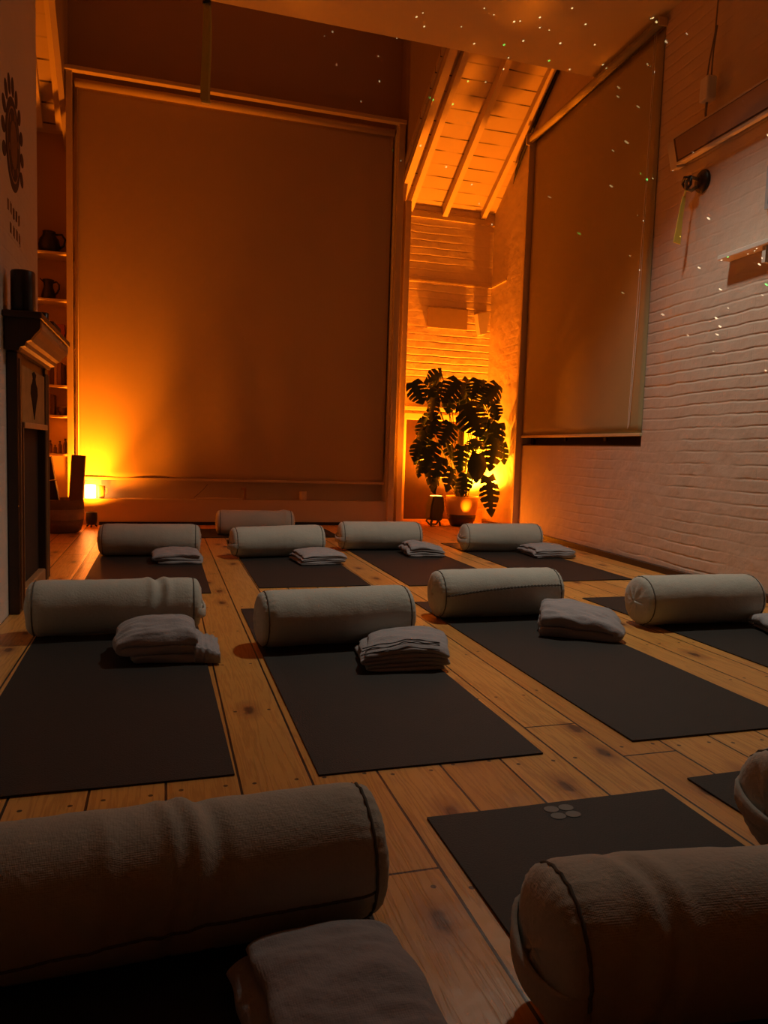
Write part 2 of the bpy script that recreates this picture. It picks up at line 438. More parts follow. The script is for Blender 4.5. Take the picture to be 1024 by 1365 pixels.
# right alcove trims: post, ledges, low door
struct(link('trim_5', nb(2.535, 2.60, YF + .06, YB - .002, 0, 3.56, bevel=.004), M['paintwood']))
struct(link('trim_6', nb(2.60, 3.735, YB - .014, YB - .002, 2.785, 2.81, bevel=.003), M['paintwood']))
bm = bmesh.new(); box(bm, -.016, -.002, 7.85 - RY0, 8.28 - RY0, 2.785, 2.81, RWM)
struct(link('trim_7', bm, M['paintwood']))
struct(link('trim_8', nb(2.60, 3.52, YB - .055, YB - .002, 1.31, 1.355, bevel=.003), M['paintwood']))
d1 = struct(link('door_1', nb(2.72, 3.40, YB - .030, YB - .004, .035, 1.20), M['darkdoor']))
bm = bmesh.new()
box(bm, 2.63, 2.72, YB - .05, YB - .003, 0, 1.275, bevel=.004); box(bm, 3.40, 3.48, YB - .05, YB - .003, 0, 1.275, bevel=.004)
box(bm, 2.72, 3.40, YB - .05, YB - .003, 1.20, 1.275, bevel=.004); box(bm, 2.72, 3.40, YB - .05, YB - .003, 0, .035)
link('door_frame', bm, M['paintwood'], d1)
# dark gap along the foot of the right wall and of the window panel
bm = bmesh.new(); box(bm, -.045, -.002, 3.0 - RY0, 8.2 - RY0, 0, .045, RWM)
struct(link('baseboard_right', bm, M['darkwood']))
struct(link('shadow_gap_back', nb(-.60, 2.40, YF - .012, YF + .019, 0, .03), M['black']))  # black strip drawn for the shadow gap at the panel foot

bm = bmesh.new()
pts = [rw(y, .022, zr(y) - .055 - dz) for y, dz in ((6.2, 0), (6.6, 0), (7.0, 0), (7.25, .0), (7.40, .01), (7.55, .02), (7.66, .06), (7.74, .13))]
tube(bm, pts, [.018, .018, .018, .018, .020, .020, .016, .003], 8)  # black tube drawn for the shadow gap along the roof edge
link('shadow_gap_strip', bm, M['black'], slope, True)['label'] = 'black strip standing in for the shadow gap where the roof slope meets the right wall'

# ------------------------------------------------------------------ blinds
t = thing('roller_blind', 'huge beige roller blind drawn down over the big end window', 'blind', (.78, YF, 0))
bm = bmesh.new()
nx, nz = 60, 60
grid = []
for i in range(nx + 1):
    col = []
    for k in range(nz + 1):
        u, w = i / nx, k / nz
        x = -1.60 + 3.20 * u; z = .475 + w * (4.23 - .475)
        low = (1 - w) ** 2
        y = .095 + .012 * low * math.sin(u * 34 + 1.2 * math.sin(w * 5)) * (.5 + u * .5) + .010 * noise.noise((u * 3, w * 2, 1.3)) + .012 * math.exp(-((u - 1) / .05) ** 2)
        col.append(bm.verts.new((x, y, z)))
    grid.append(col)
for i in range(nx):
    for k in range(nz):
        bm.faces.new([grid[i][k], grid[i + 1][k], grid[i + 1][k + 1], grid[i][k + 1]])
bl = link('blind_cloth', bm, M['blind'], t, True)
s_ = bl.modifiers.new('solid', 'SOLIDIFY'); s_.thickness = .003
link('bottom_rail', nb(-1.61, 1.61, .082, .108, .45, .478, bevel=.004), M['paintwood'], t)
bm = bmesh.new(); tube(bm, [(-1.60, .08, 4.245), (1.60, .08, 4.245)], .038, 16)
link('roller_tube', bm, M['blind'], t, True)
bm = bmesh.new(); tube(bm, [(-1.575, .075, .50), (-1.578, .076, 2.2), (-1.575, .078, 4.2)], .003, 6)
link('pull_chain', bm, M['plastic'], t, True)

t = thing('roller_blind', 'tall beige roller blind over the side window in the right brick wall', 'blind', rw(6.14), RANG)
bm = bmesh.new(); grid = []
nx, nz = 30, 40
for i in range(nx + 1):
    col = []
    for k in range(nz + 1):
        u, w = i / nx, k / nz
        y = -1.118 + 2.20 * u; z = 1.035 + w * (4.06 - 1.035)
        x = -.008 + .008 * noise.noise((u * 2, w * 2, 4.2)) + .004 * math.sin(u * 9)
        col.append(bm.verts.new((x, y, z)))
    grid.append(col)
for i in range(nx):
    for k in range(nz):
        bm.faces.new([grid[i][k], grid[i + 1][k], grid[i + 1][k + 1], grid[i][k + 1]])
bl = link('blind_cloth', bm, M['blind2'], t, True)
s_ = bl.modifiers.new('solid', 'SOLIDIFY'); s_.thickness = .003
link('bottom_rail', nb(-.022, .004, -1.12, 1.09, 1.012, 1.037, bevel=.004), M['paintwood'], t)
bm = bmesh.new(); tube(bm, [(-.050, -1.12, 4.085), (-.050, 1.10, 4.085)], .034, 16)
link('roller_tube', bm, M['blind2'], t, True)
link('head_bracket', nb(-.105, -.002, 1.10, 1.115, 4.03, 4.135), M['paintwood'], t)
link('head_bracket', nb(-.075, -.002, -1.132, -1.1205, 4.06, 4.12), M['paintwood'], t)
bm = bmesh.new(); tube(bm, [(-.045, -1.04, 4.05), (-.040, -1.03, 3.0), (-.036, -1.0, 2.0), (-.032, -.965, 1.10), (-.030, -.955, 1.07), (-.026, -.97, 1.10), (-.03, -1.02, 2.0), (-.035, -1.05, 4.05)], .0028, 6)
link('pull_chain', bm, M['plastic'], t, True)
struct(link('trim_9', nb(-.070, -.002, 7.245 - RY0, 7.285 - RY0, .046, 4.15, RWM, bevel=.003), M['paintwood']))  # post deepened and run to the floor to block the plant lamp's streak

# pipe with a socket box, dark strip at the top of the right wall
t = thing('wall_pipe', 'thin painted pipe with a small socket box low on the right brick wall', 'pipe', rw(7.325), RANG)
bm = bmesh.new(); tube(bm, [(-.022, 0, .0), (-.022, 0, .93)], .012, 10); link('pipe', bm, M['cable'], t, True)
link('socket_box', nb(-.045, -.001, -.055, .055, .235, .335, bevel=.006), M['paintwood'], t)
# ------------------------------------------------------------------ bolsters
def bolster(X, Y, yaw, L, r, label, seed, zmat=.006, tilt=0.0, sag=0.0, wr=.004, handle=0, seam=None, creases=()):
    rnd = random.Random(seed)
    t = thing('bolster', label, 'bolster', (X, Y, zmat), yaw, 'beige cylindrical yoga bolsters')
    h = L / 2
    ox = rnd.uniform(0, 50)
    def rad(s, a):
        k = 1 + tilt * s + sag * (s * s - .5) - .012 * s ** 6 - .05 * max(0, (abs(s) - .90) / .10) ** 2
        x = s * h
        d = wr * noise.noise((x * 5 + ox, math.cos(a) * 1.2, math.sin(a) * 1.2)) + .4 * wr * noise.noise((x * 26 + ox, math.cos(a) * .8, math.sin(a) * .8))
        e = max(0, abs(s) - .80) / .20
        d += .0020 * e * math.sin(a * 26 + seed) * rnd_k
        for cs, ca, am, wd in creases:
            d += am * math.exp(-((s - cs + .05 * math.sin(a * 2)) / wd) ** 2) * max(0, math.cos(a - ca))
        return r * k + d
    rnd_k = rnd.uniform(.5, 1)
    def P(s, a, kr=1.0, dx=0.0):
        rr = rad(max(-1, min(1, s)), a) * kr
        y = rr * math.sin(a); z = r + rr * math.cos(a)
        fl = .010
        if z < fl: z = fl * .55 + (z - fl) * .25 if z > -.02 else 0
        return Vector((s * h + dx, y, max(z, .0005)))
    NS, NA = 72, 72
    bm = bmesh.new()
    rings = [[bm.verts.new(P(-1 + 2 * i / NS, 2 * PI * k / NA)) for k in range(NA)] for i in range(NS + 1)]
    for a, b in zip(rings, rings[1:]):
        for k in range(NA): bm.faces.new([a[k], a[(k + 1) % NA], b[(k + 1) % NA], b[k]])
    link('body', bm, M['bolster'], t, True)
    for sg in (-1, 1):
        bm = bmesh.new()
        prof = [(1.0, 0), (.985, .012), (.93, .022), (.80, .030), (.6, .036), (.35, .040), (.12, .041)]
        rg = []
        for kr, dx in prof:
            rg.append([bm.verts.new(P(sg, 2 * PI * k / NA, kr, sg * (dx + .004 * noise.noise((kr * 3 + ox, math.cos(2 * PI * k / NA) * 2, sg + 2.0 * math.sin(2 * PI * k / NA))) * (1 - kr) * 3))) for k in range(NA)])
        cv = bm.verts.new((sg * (h + .041), 0, r))
        for a, b in zip(rg, rg[1:]):
            for k in range(NA): bm.faces.new([a[k], a[(k + 1) % NA], b[(k + 1) % NA], b[k]])
        for k in range(NA): bm.faces.new([rg[-1][k], rg[-1][(k + 1) % NA], cv])
        link('end_panel', bm, M['bolster'], t, True)
        bm = bmesh.new()
        ring = [P(sg, 2 * PI * k / 48, 1.006, sg * .002) for k in range(48)]
        ring = [Vector((p.x, p.y, max(p.z, .0035))) for p in ring]
        tube(bm, ring + [ring[0]], .0030, 6, False)
        link('piping', bm, M['piping'], t, True)
    if handle:
        sg = handle
        bm = bmesh.new(); n = 20; va = []
        for i in range(n + 1):
            q = -1 + 2 * i / n
            y = q * r * .93
            zc = r * .92 - .022 * (1 - q * q) + (.012 * q)
            bul = (1 - q * q) ** .5 * .050 + .006
            row = []
            for dz, dx in ((.020, 0), (.017, .004), (-.017, .004), (-.020, 0)):
                row.append(bm.verts.new((sg * (h + bul + dx), y, zc + dz)))
            for dz in (-.020, .020):
                row.append(bm.verts.new((sg * (h + bul - .006), y, zc + dz)))
            va.append(row)
        for a, b in zip(va, va[1:]):
            for k in range(6): bm.faces.new([a[k], a[(k + 1) % 6], b[(k + 1) % 6], b[k]])
        bm.faces.new(va[0]); bm.faces.new(va[-1][::-1])
        link('carry_handle', bm, M['strap'], t, True)
        tg = link('care_tag', nb(sg * (h + .034) - .004, sg * (h + .034) + .010, -.036, .006, r * .50, r * .70), M['tag'], t); tg['label'] = 'black woven tag'
        tg2 = link('white_tag', nb(sg * (h + .034) - .003, sg * (h + .034) + .009, -.052, -.037, r * .52, r * .70), M['tagw'], t); tg2['label'] = 'small white tag'
    if seam is not None:
        bm = bmesh.new()
        a0, a1, tw = seam
        for ph in (0, PI):
            pts = []
            for i in range(101):
                s = -1 + 2 * i / 100
                f = i / 100
                a = a0 + (a1 - a0) * (1 - (1 - f) ** 2.2)
                p = P(s, a, 1.004)
                nrm = Vector((0, math.sin(a), math.cos(a)))
                tan = Vector((0, math.cos(a), -math.sin(a)))
                am = .0036 * tw
                ang = ph + i * 1.05
                pts.append(p + nrm * (am * math.cos(ang)) + tan * (am * math.sin(ang)))
            tube(bm, pts, .0026, 6)
        z_ = link('zip_seam', bm, M['piping'], t, True); z_['label'] = 'dark corded seam along the side'
    return t

F = -PI / 2          # the side facing the camera
# nearest row
bolster(.037, 1.243, .034, .621, .116, 'large beige bolster nearest the camera, bottom left, with puckered creases', 1, .006, seam=(-2.05, -1.75, .15), wr=.004, handle=0,
        creases=((-.10, -.75, .010, .035), (.02, -.55, .012, .05), (.12, -.5, -.008, .05), (-.42, -.9, .006, .05)))
bolster(.867, .887, -.11, .601, .118, 'beige bolster in the bottom right corner with a carry handle and black tag', 2, .006, handle=-1, wr=.005,
        creases=((-.72, -.9, .010, .06), (-.55, -.8, .008, .06), (-.62, -.7, -.008, .05)))
bolster(1.565, 1.208, 0, .60, .118, 'beige bolster cut by the right edge of the picture with a handle band', 3, .006, handle=-1)
# second row
bolster(-.189, 3.419, .012, .649, .119, 'beige bolster beside the dark fireplace, dented near its right end', 4, sag=.03, handle=1,
        creases=((.42, -.6, .008, .05), (.52, -.5, -.012, .06), (.62, -.6, .008, .05)))
bolster(.724, 3.085, .062, .617, .120, 'beige bolster behind the folded blanket with dark hem lines', 5, tilt=.02, sag=.02)
bolster(1.668, 3.48, -.013, .631, .122, 'pale beige bolster with a dark twisted cord seam along its front', 6, seam=(F + .05, F + .42, 1.0), tilt=.0)
bolster(2.638, 3.154, -.019, .64, .125, 'pale beige bolster close to the right brick wall, its round end facing left', 7, sag=.03)
# third row
bolster(-.081, 5.751, -.035, .650, .117, 'beige bolster nearest the basket and left lamp, smooth and straight', 8)
bolster(.85, 5.625, .116, .650, .117, 'beige bolster in front of the lone rear one, rising to its right end', 9, tilt=.05, sag=.02, handle=-1)
bolster(1.761, 5.953, -.027, .640, .117, 'beige bolster below the right end of the big window blind', 10, handle=-1)
bolster(2.802, 5.796, -.037, .650, .118, 'beige bolster in front of the glowing plant pot', 11, handle=-1)
# rear
bolster(.846, 7.006, -.034, .650, .115, 'lone beige bolster at the very back under the big window', 12, sag=.05, creases=((.8, -.6, .010, .06),))

# ------------------------------------------------------------------ yoga mats
def mat(x0, x1, y0, y1, label, rz=0.0, logo=None, seed=0):
    cx, cy = (x0 + x1) / 2, (y0 + y1) / 2
    o = thing('yoga_mat', label, 'yoga mat', (cx, cy, 0), rz, 'charcoal yoga mats laid in rows')
    bm = bmesh.new()
    nx, ny = 16, 40; W, D = x1 - x0, y1 - y0
    top = []; bot = []
    for i in range(nx + 1):
        a = []; b = []
        for k in range(ny + 1):
            x = -W / 2 + W * i / nx; y = -D / 2 + D * k / ny
            ed = max(0, 1 - min(D / 2 - abs(y), W / 2 - abs(x)) / .05)
            lift = .0035 * ed * ed * max(0, noise.noise((x * 3 + seed, y * 3, seed * 1.7)))
            yy = y + .003 * noise.noise((x * 4, seed, 2)) if k in (0, ny) else y
            a.append(bm.verts.new((x, yy, .005 + lift))); b.append(bm.verts.new((x, yy, .0004 + lift)))
        top.append(a); bot.append(b)
    for i in range(nx):
        for k in range(ny):
            bm.faces.new([top[i][k], top[i + 1][k], top[i + 1][k + 1], top[i][k + 1]])
            bm.faces.new([bot[i][k], bot[i][k + 1], bot[i + 1][k + 1], bot[i + 1][k]])
    for i in range(nx):
        for k in (0, ny): bm.faces.new([top[i][k], top[i + 1][k], bot[i + 1][k], bot[i][k]])
    for k in range(ny):
        for i in (0, nx): bm.faces.new([top[i][k], top[i][k + 1], bot[i][k + 1], bot[i][k]])
    link('mat_sheet', bm, M['mat'], o)
    if logo:
        bm = bmesh.new()
        for dx in (-.0195, .0195):
            for dy in (-.0165, .0165):
                c = Vector((logo[0] - cx + dx, logo[1] - cy + dy, .0058))
                ps = []
                for k in range(28):
                    a = 2 * PI * k / 28
                    ps.append(c + Vector((.0185 * math.cos(a), .0150 * math.sin(a), 0)))
                poly_prism(bm, ps, (0, 0, .0005))
        lg = link('printed_emblem', bm, M['matlogo'], o); lg['label'] = 'grey four-petal emblem printed on the mat'
    return o
mat(-.275, .372, .10, 1.52, 'dark mat under the large bolster at the bottom left', seed=1)
mat(.592, 1.235, .10, 1.545, 'dark mat with a grey four-petal emblem on its far end', logo=(.915, 1.496), seed=2)
mat(1.342, 1.99, .20, 1.588, 'dark mat whose corner shows at the right edge under the cut-off bolster', seed=3)
mat(-.505, .172, 1.866, 3.84, 'dark mat on the left leading up to the fireplace bolster', rz=.012, seed=4)
mat(.394, 1.042, 1.82, 3.815, 'dark mat under the blanket with dark hem lines', seed=5)
mat(1.352, 2.005, 1.842, 3.855, 'dark mat under the puffy cushion-like blanket', seed=6)
mat(2.40, 3.05, 1.845, 3.83, 'dark mat along the right wall under the blanket at the picture edge', seed=7)
mat(-.445, .272, 4.26, 6.12, 'dark mat nearest the left lamp, its left side glowing orange', seed=8)
mat(.557, 1.247, 4.375, 6.10, 'dark mat under the rolled grey blanket in the middle of the third row', seed=9)
mat(1.484, 2.20, 4.33, 6.20, 'dark mat in front of the low dark door', seed=10)
mat(2.46, 3.134, 4.37, 6.34, 'dark mat in the far right corner by the brick wall', rz=.0, seed=11)
mat(-.35, 1.62, 6.80, 7.50, 'dark mat lying crosswise under the lone rear bolster', seed=12)

# ------------------------------------------------------------------ blankets
def blanket(cx, cy, rz, a, v, n, tk, label, seed, z0=.006, amp=.007, skew=0.0, lean=0.0, fan=0.0, round_=.6, flip=1, hem=False):
    """a: half width across the folds, v: half length along them, n layers of thickness tk"""
    t = thing('folded_blanket', label, 'blanket', (cx, cy, z0), rz, 'folded grey cotton blankets')
    rnd = random.Random(seed)
    path = []
    hw = [a - rnd.uniform(0, .018) for _ in range(n)]
    gap = tk * 1.02
    for i in range(n):
        z = tk / 2 + i * gap
        d = 1 if i % 2 == 0 else -1
        d *= flip
        seg = 10
        for k in range(seg + 1):
            q = -1 + 2 * k / seg
            path.append((d * q * (hw[i] - tk * .5), z))
        if i < n - 1:
            for k in range(1, 5):
                ang = -PI / 2 + PI * k / 5
                path.append((d * (hw[i] - tk * .5 + math.cos(ang) * gap * round_), z + gap / 2 + math.sin(ang) * gap / 2))
    # outline = offset curve
    out1, out2 = [], []
    m = len(path)
    for i in range(m):
        p0 = Vector(path[max(i - 1, 0)]); p1 = Vector(path[min(i + 1, m - 1)])
        tn = (p1 - p0).normalized(); nr = Vector((-tn.y, tn.x))
        p = Vector(path[i])
        out1.append(p + nr * tk * .47); out2.append(p - nr * tk * .47)
    NV = 26
    H = n * gap
    def D(u, w, q):
        y = q * v * (1 + fan * (w / H - .5) * .5)
        edge = max(abs(u) / a, 0)
        zz = w
        # pressed flatter towards the borders, plumper in the middle
        zz *= 1.0 - .22 * (abs(q) ** 3) - .16 * min(1, edge) ** 4 + .12 * (1 - q * q) * (1 - min(1, edge) ** 2)
        zz *= 1 + lean * (u / a)
        k = w / H
        x = u + skew * q * k + amp * 1.6 * noise.noise((q * 2.2 + seed, w * 18, seed * .7))
        yy = y + amp * 2.0 * noise.noise((u * 9, w * 30 + seed, 3.3)) + (.012 * noise.noise((u * 6 + seed, 7.7, w * 60)) if abs(q) > .9 else 0)
        zz += k * (amp * 1.1 * noise.noise((u * 9 + seed, q * 3, 0)) + amp * .7 * noise.noise((u * 26 + seed, q * 8, 2)))
        zz += k * amp * .9 * (1 - abs(noise.noise((u * 11 + q * 4 + seed, q * 5 - u * 7, 4.4))) * 2.2)
        zz -= k * k * amp * 1.2 * max(0, noise.noise((u * 5 - q * 2, q * 4 + seed * 3, 8.8)))
        return Vector((x, yy, max(zz, .001)))
    bm = bmesh.new()
    A = []; B = []
    for j in range(NV + 1):
        q = -1 + 2 * j / NV
        sq = math.copysign(abs(q) ** .8, q)
        A.append([bm.verts.new(D(p.x, p.y, sq)) for p in out1]); B.append([bm.verts.new(D(p.x, p.y, sq)) for p in out2])
    for j in range(NV):
        for i in range(m - 1):
            bm.faces.new([A[j][i], A[j][i + 1], A[j + 1][i + 1], A[j + 1][i]])
            bm.faces.new([B[j][i], B[j + 1][i], B[j + 1][i + 1], B[j][i + 1]])
        bm.faces.new([A[j][0], A[j + 1][0], B[j + 1][0], B[j][0]]); bm.faces.new([A[j][-1], B[j][-1], B[j + 1][-1], A[j + 1][-1]])
    for j in (0, NV):
        for i in range(m - 1): bm.faces.new([A[j][i], A[j][i + 1], B[j][i + 1], B[j][i]])
    link('cloth', bm, M['blanket'], t, True, sub=1)
    if hem:
        bm = bmesh.new()
        wt = tk / 2 + (n - 1) * gap + tk * .47
        for qq in hem:
            pts = [D(u_, wt, qq + .02 * math.sin(u_ * 30)) + Vector((0, 0, .0022)) for u_ in [-a * .93 + a * 1.86 * k / 30 for k in range(31)]]
            tube(bm, pts, .0021, 6)
        hm = link('hem', bm, M['hem'], t, True); hm['label'] = 'dark hem line'
    return t

blanket(.24, .965, .07, .125, .145, 4, .024, 'grey blanket in the bottom foreground, partly below the picture edge', 21, amp=.006, round_=.9)
b = blanket(.005, 3.03, .0, .150, .150, 3, .044, 'thick grey blanket bundle with a ribbed end flap by the fireplace bolster', 22, amp=.010, round_=.8)
bm = bmesh.new()
n1, n2 = 14, 40
g1 = []
for i in range(n1 + 1):
    row = []
    for k in range(n2 + 1):
        u, w = i / n1, k / n2
        x = .120 + .095 * u; y = -.155 + .25 * w
        z = .072 * (1 - .40 * u * u) * (1 - .5 * max(0, abs(w - .5) * 2 - .7)) + .0035 * math.sin(u * 26) + .006 * noise.noise((u * 3, w * 4, 5))
        row.append((x + .01 * noise.noise((w * 4, u, 1)), y - .02 * u, max(z, .008)))
    g1.append(row)
tv = [[bm.verts.new(p) for p in r] for r in g1]; bv = [[bm.verts.new((p[0], p[1], .0015)) for p in r] for r in g1]
for i in range(n1):
    for k in range(n2):
        bm.faces.new([tv[i][k], tv[i + 1][k], tv[i + 1][k + 1], tv[i][k + 1]]); bm.faces.new([bv[i][k], bv[i][k + 1], bv[i + 1][k + 1], bv[i + 1][k]])
for k in range(n2):
    for i in (0, n1): bm.faces.new([tv[i][k], tv[i][k + 1], bv[i][k + 1], bv[i][k]])
for i in range(n1):
    for k in (0, n2): bm.faces.new([tv[i][k], tv[i + 1][k], bv[i + 1][k], bv[i][k]])
fl = link('ribbed_flap', bm, M['blanket'], b, True); fl['label'] = 'ribbed grey end flap'
blanket(.93, 2.785, -.06, .165, .165, 5, .020, 'folded grey blanket with dark hem lines, layered edges facing the camera', 23, amp=.006, skew=.05, round_=1.3, flip=-1, hem=(-.95, -.80, -.67), lean=.12)
blanket(1.905, 3.10, -.50, .205, .185, 2, .056, 'puffy grey blanket folded like a cushion in front of the seamed bolster', 24, amp=.012, round_=.5, lean=-.15)
blanket(3.01, 2.82, -.25, .19, .17, 3, .028, 'grey folded blanket cut by the right edge of the picture', 25, amp=.009, round_=.7)
blanket(.112, 5.44, .02, .165, .15, 3, .028, 'folded grey blanket on the orange-lit mat nearest the left lamp', 26, amp=.008, round_=.7)
blanket(1.10, 5.33, .10, .165, .17, 5, .017, 'neatly rolled grey blanket, dark layers at its near edge, third row middle', 27, amp=.006, round_=1.2, flip=-1)
blanket(2.02, 5.62, -.05, .15, .15, 4, .022, 'crumpled grey blanket on the mat before the low dark door', 28, amp=.012, lean=-.2)
blanket(3.08, 5.50, -.05, .185, .17, 4, .020, 'loosely folded grey blanket nearest the right brick wall', 29, amp=.011)

# ------------------------------------------------------------------ fireplace
FX, FY0, FY1 = -.65, 3.86, 4.82
t = thing('fireplace', 'dark wooden fireplace surround on the white chimney breast', 'fireplace', (FX, FY0, 0))
FL = FY1 - FY0
bk = -.698 - FX
link('pilaster', nb(bk, 0, 0, .12, 0, 1.25, bevel=.006), M['darkwood'], t)
link('pilaster', nb(bk, 0, FL - .10, FL, 0, 1.25, bevel=.006), M['darkwood'], t)
for ya, zb_ in ((.028, 1.22), (.095, .9), (FL - .09, 1.22), (FL - .015, 1.22)):
    bd = link('edge_bead', nb(0, .008, ya, ya + .008, .02, zb_), M['brownwood'], t); bd['label'] = 'lighter edge bead'
link('frieze_board', nb(bk, -.012, .12, FL - .10, .90, 1.25), M['darkwood'], t)
bm = bmesh.new(); box(bm, -.012, -.004, .125, FL - .105, .925, 1.20)
fp = link('frieze_panel', bm, M['tile'], t); fp['label'] = 'ochre panel with a dark painted ornament'
bm = bmesh.new()
yc = (.12 + FL - .10) / 2
def vase(sy, sz, oz):
    return [(-.004, yc + sy * y, oz + sz * z) for y, z in ((0, 0), (.25, .18), (.55, .38), (.9, .55), (.8, .72), (.45, .80), (.3, .9), (.5, 1), (0, 1.05), (-.5, 1), (-.3, .9), (-.45, .80), (-.8, .72), (-.9, .55), (-.55, .38), (-.25, .18))]
poly_prism(bm, vase(.12, .24, .945), (.003, 0, 0))
link('ornament', bm, M['ornament'], fp)
link('panel_ledge', nb(-.012, .012, .115, FL - .095, .895, .925, bevel=.004), M['brownwood'], t)
# opening: dark cheek, back and hearth slab
bm = bmesh.new(); box(bm, bk, bk + .006, .12, FL - .10, .0, .90)
link('firebox', bm, M['black'], t)
link('hearth_slab', nb(bk, -.004, .12, FL - .10, 0, .085, bevel=.008), M['brownwood'], t)
# cornice: stepped profile swept along the front, with a return at the near end
prof = [(bk, 1.25), (.012, 1.25), (.018, 1.265), (.038, 1.272), (.044, 1.290), (.062, 1.30), (.080, 1.325), (.098, 1.345), (.105, 1.36), (.105, 1.395), (bk, 1.395)]
bm = bmesh.new()
v0 = [bm.verts.new((x, .0, z)) for x, z in prof]; v1 = [bm.verts.new((x, FL + max(0, x) * .5, z)) for x, z in prof]
n = len(prof)
for i in range(n): bm.faces.new([v0[i], v1[i], v1[(i + 1) % n], v0[(i + 1) % n]])
bm.faces.new(v0[::-1]); bm.faces.new(v1)
link('cornice', bm, M['brownwood'], t)
bm = bmesh.new(); poly_prism(bm, [(x + .002, -.001, z) for x, z in prof], (0, -.05, 0))
link('cornice_return', bm, M['darkwood'], t)  # unlit near end of the cornice, shade put in by darker wood
link('mantel_shelf', nb(bk, .118, -.09, FL + .05, 1.395, 1.425, bevel=.006), M['darkwood'], t)
bm = bmesh.new()
for i in range(26):
    y = .02 + i * (FL - .03) / 26
    box(bm, .020, .037, y, y + .018, 1.2735, 1.291)
link('dentil_row', bm, M['brownwood'], t)
# on the mantel
zt = 1.4255
bm = bmesh.new(); lathe(bm, [(0, 0), (.050, 0), (.053, .004), (.053, .185), (.049, .192), (.040, .190), (.038, .17), (0, .168)], 32)
tag(link('black_canister', bm, M['ceramic'], None, True, (-.625, 3.87, zt)), 'black cylinder at the near end of the mantel shelf', 'canister')
tag(link('dark_box', nb(-.04, .04, -.10, .10, 0, .045, bevel=.004), M['ceramic'], None, False, (-.62, 4.20, zt)), 'low dark box behind the black cylinder on the mantel', 'box')
bm = bmesh.new(); lathe(bm, [(0, 0), (.026, 0), (.028, .005), (.028, .085), (.020, .090), (.018, .08), (0, .08)], 20)
tag(link('candle_jar', bm, M['ceramic'], None, True, (-.61, 4.385, zt)), 'small upright dark jar in the middle of the mantel', 'jar')
tag(link('dark_box', nb(-.045, .045, -.15, .15, 0, .06, bevel=.004), M['bookA'], None, False, (-.615, 4.62, zt)), 'long dark box at the far end of the mantel', 'box')

# painted sign on the chimney wall
t = thing('wall_emblem', 'dark round sun-like emblem painted on the white chimney wall', 'wall sign', (-.70, 4.10, 2.235))
def disc(bm, cy, cz, ry, rz_, th=.0015, x=0.0, rot=0.0, n=40):
    ps = []
    for k in range(n):
        a = 2 * PI * k / n
        y, z = ry * math.cos(a), rz_ * math.sin(a)
        ps.append((x, cy + y * math.cos(rot) - z * math.sin(rot), cz + y * math.sin(rot) + z * math.cos(rot)))
    return poly_prism(bm, ps, (th, 0, 0))
bm = bmesh.new(); disc(bm, 0, .02, .185, .215); link('outer_disc', bm, M['decal'], t)
bm = bmesh.new(); disc(bm, 0, .02, .145, .175, .001, .0015); link('inner_disc', bm, M['decal3'], t)
bm = bmesh.new(); disc(bm, 0, .02, .135, .165, .001, .0025); link('centre', bm, M['decal'], t)
bm = bmesh.new(); disc(bm, 0, .02, .085, .11, .001, .0035)
for a in range(6): disc(bm, .115 * math.cos(a * PI / 3 + .3), .02 + .14 * math.sin(a * PI / 3 + .3), .018, .018, .001, .0035, 0, 12)
link('centre_mark', bm, M['decal2'], t)
for k in range(11):
    a = -.35 + k * (PI + .7) / 10
    bm = bmesh.new(); disc(bm, .235 * math.cos(a), .02 + .268 * math.sin(a), .034, .046, .0015, 0, a - PI / 2, 20)
    link('ray', bm, M['decal'], t)
bm = bmesh.new()
rnd = random.Random(5)
for row, (z, ys) in enumerate(((-.30, (-.16, -.09, -.02, .05, .12)), (-.39, (-.10, -.02, .06, .13)))):
    for y in ys:
        for q in range(2):
            yy = y + q * .022; zz = z + rnd.uniform(-.008, .008)
            box(bm, 0, .0015, yy, yy + .010, zz - .025, zz + .025)
        box(bm, 0, .0015, y, y + .03, z + rnd.choice((-.02, 0, .018)), z + .005 + .018)
link('lettering', bm, M['decal2'], t)

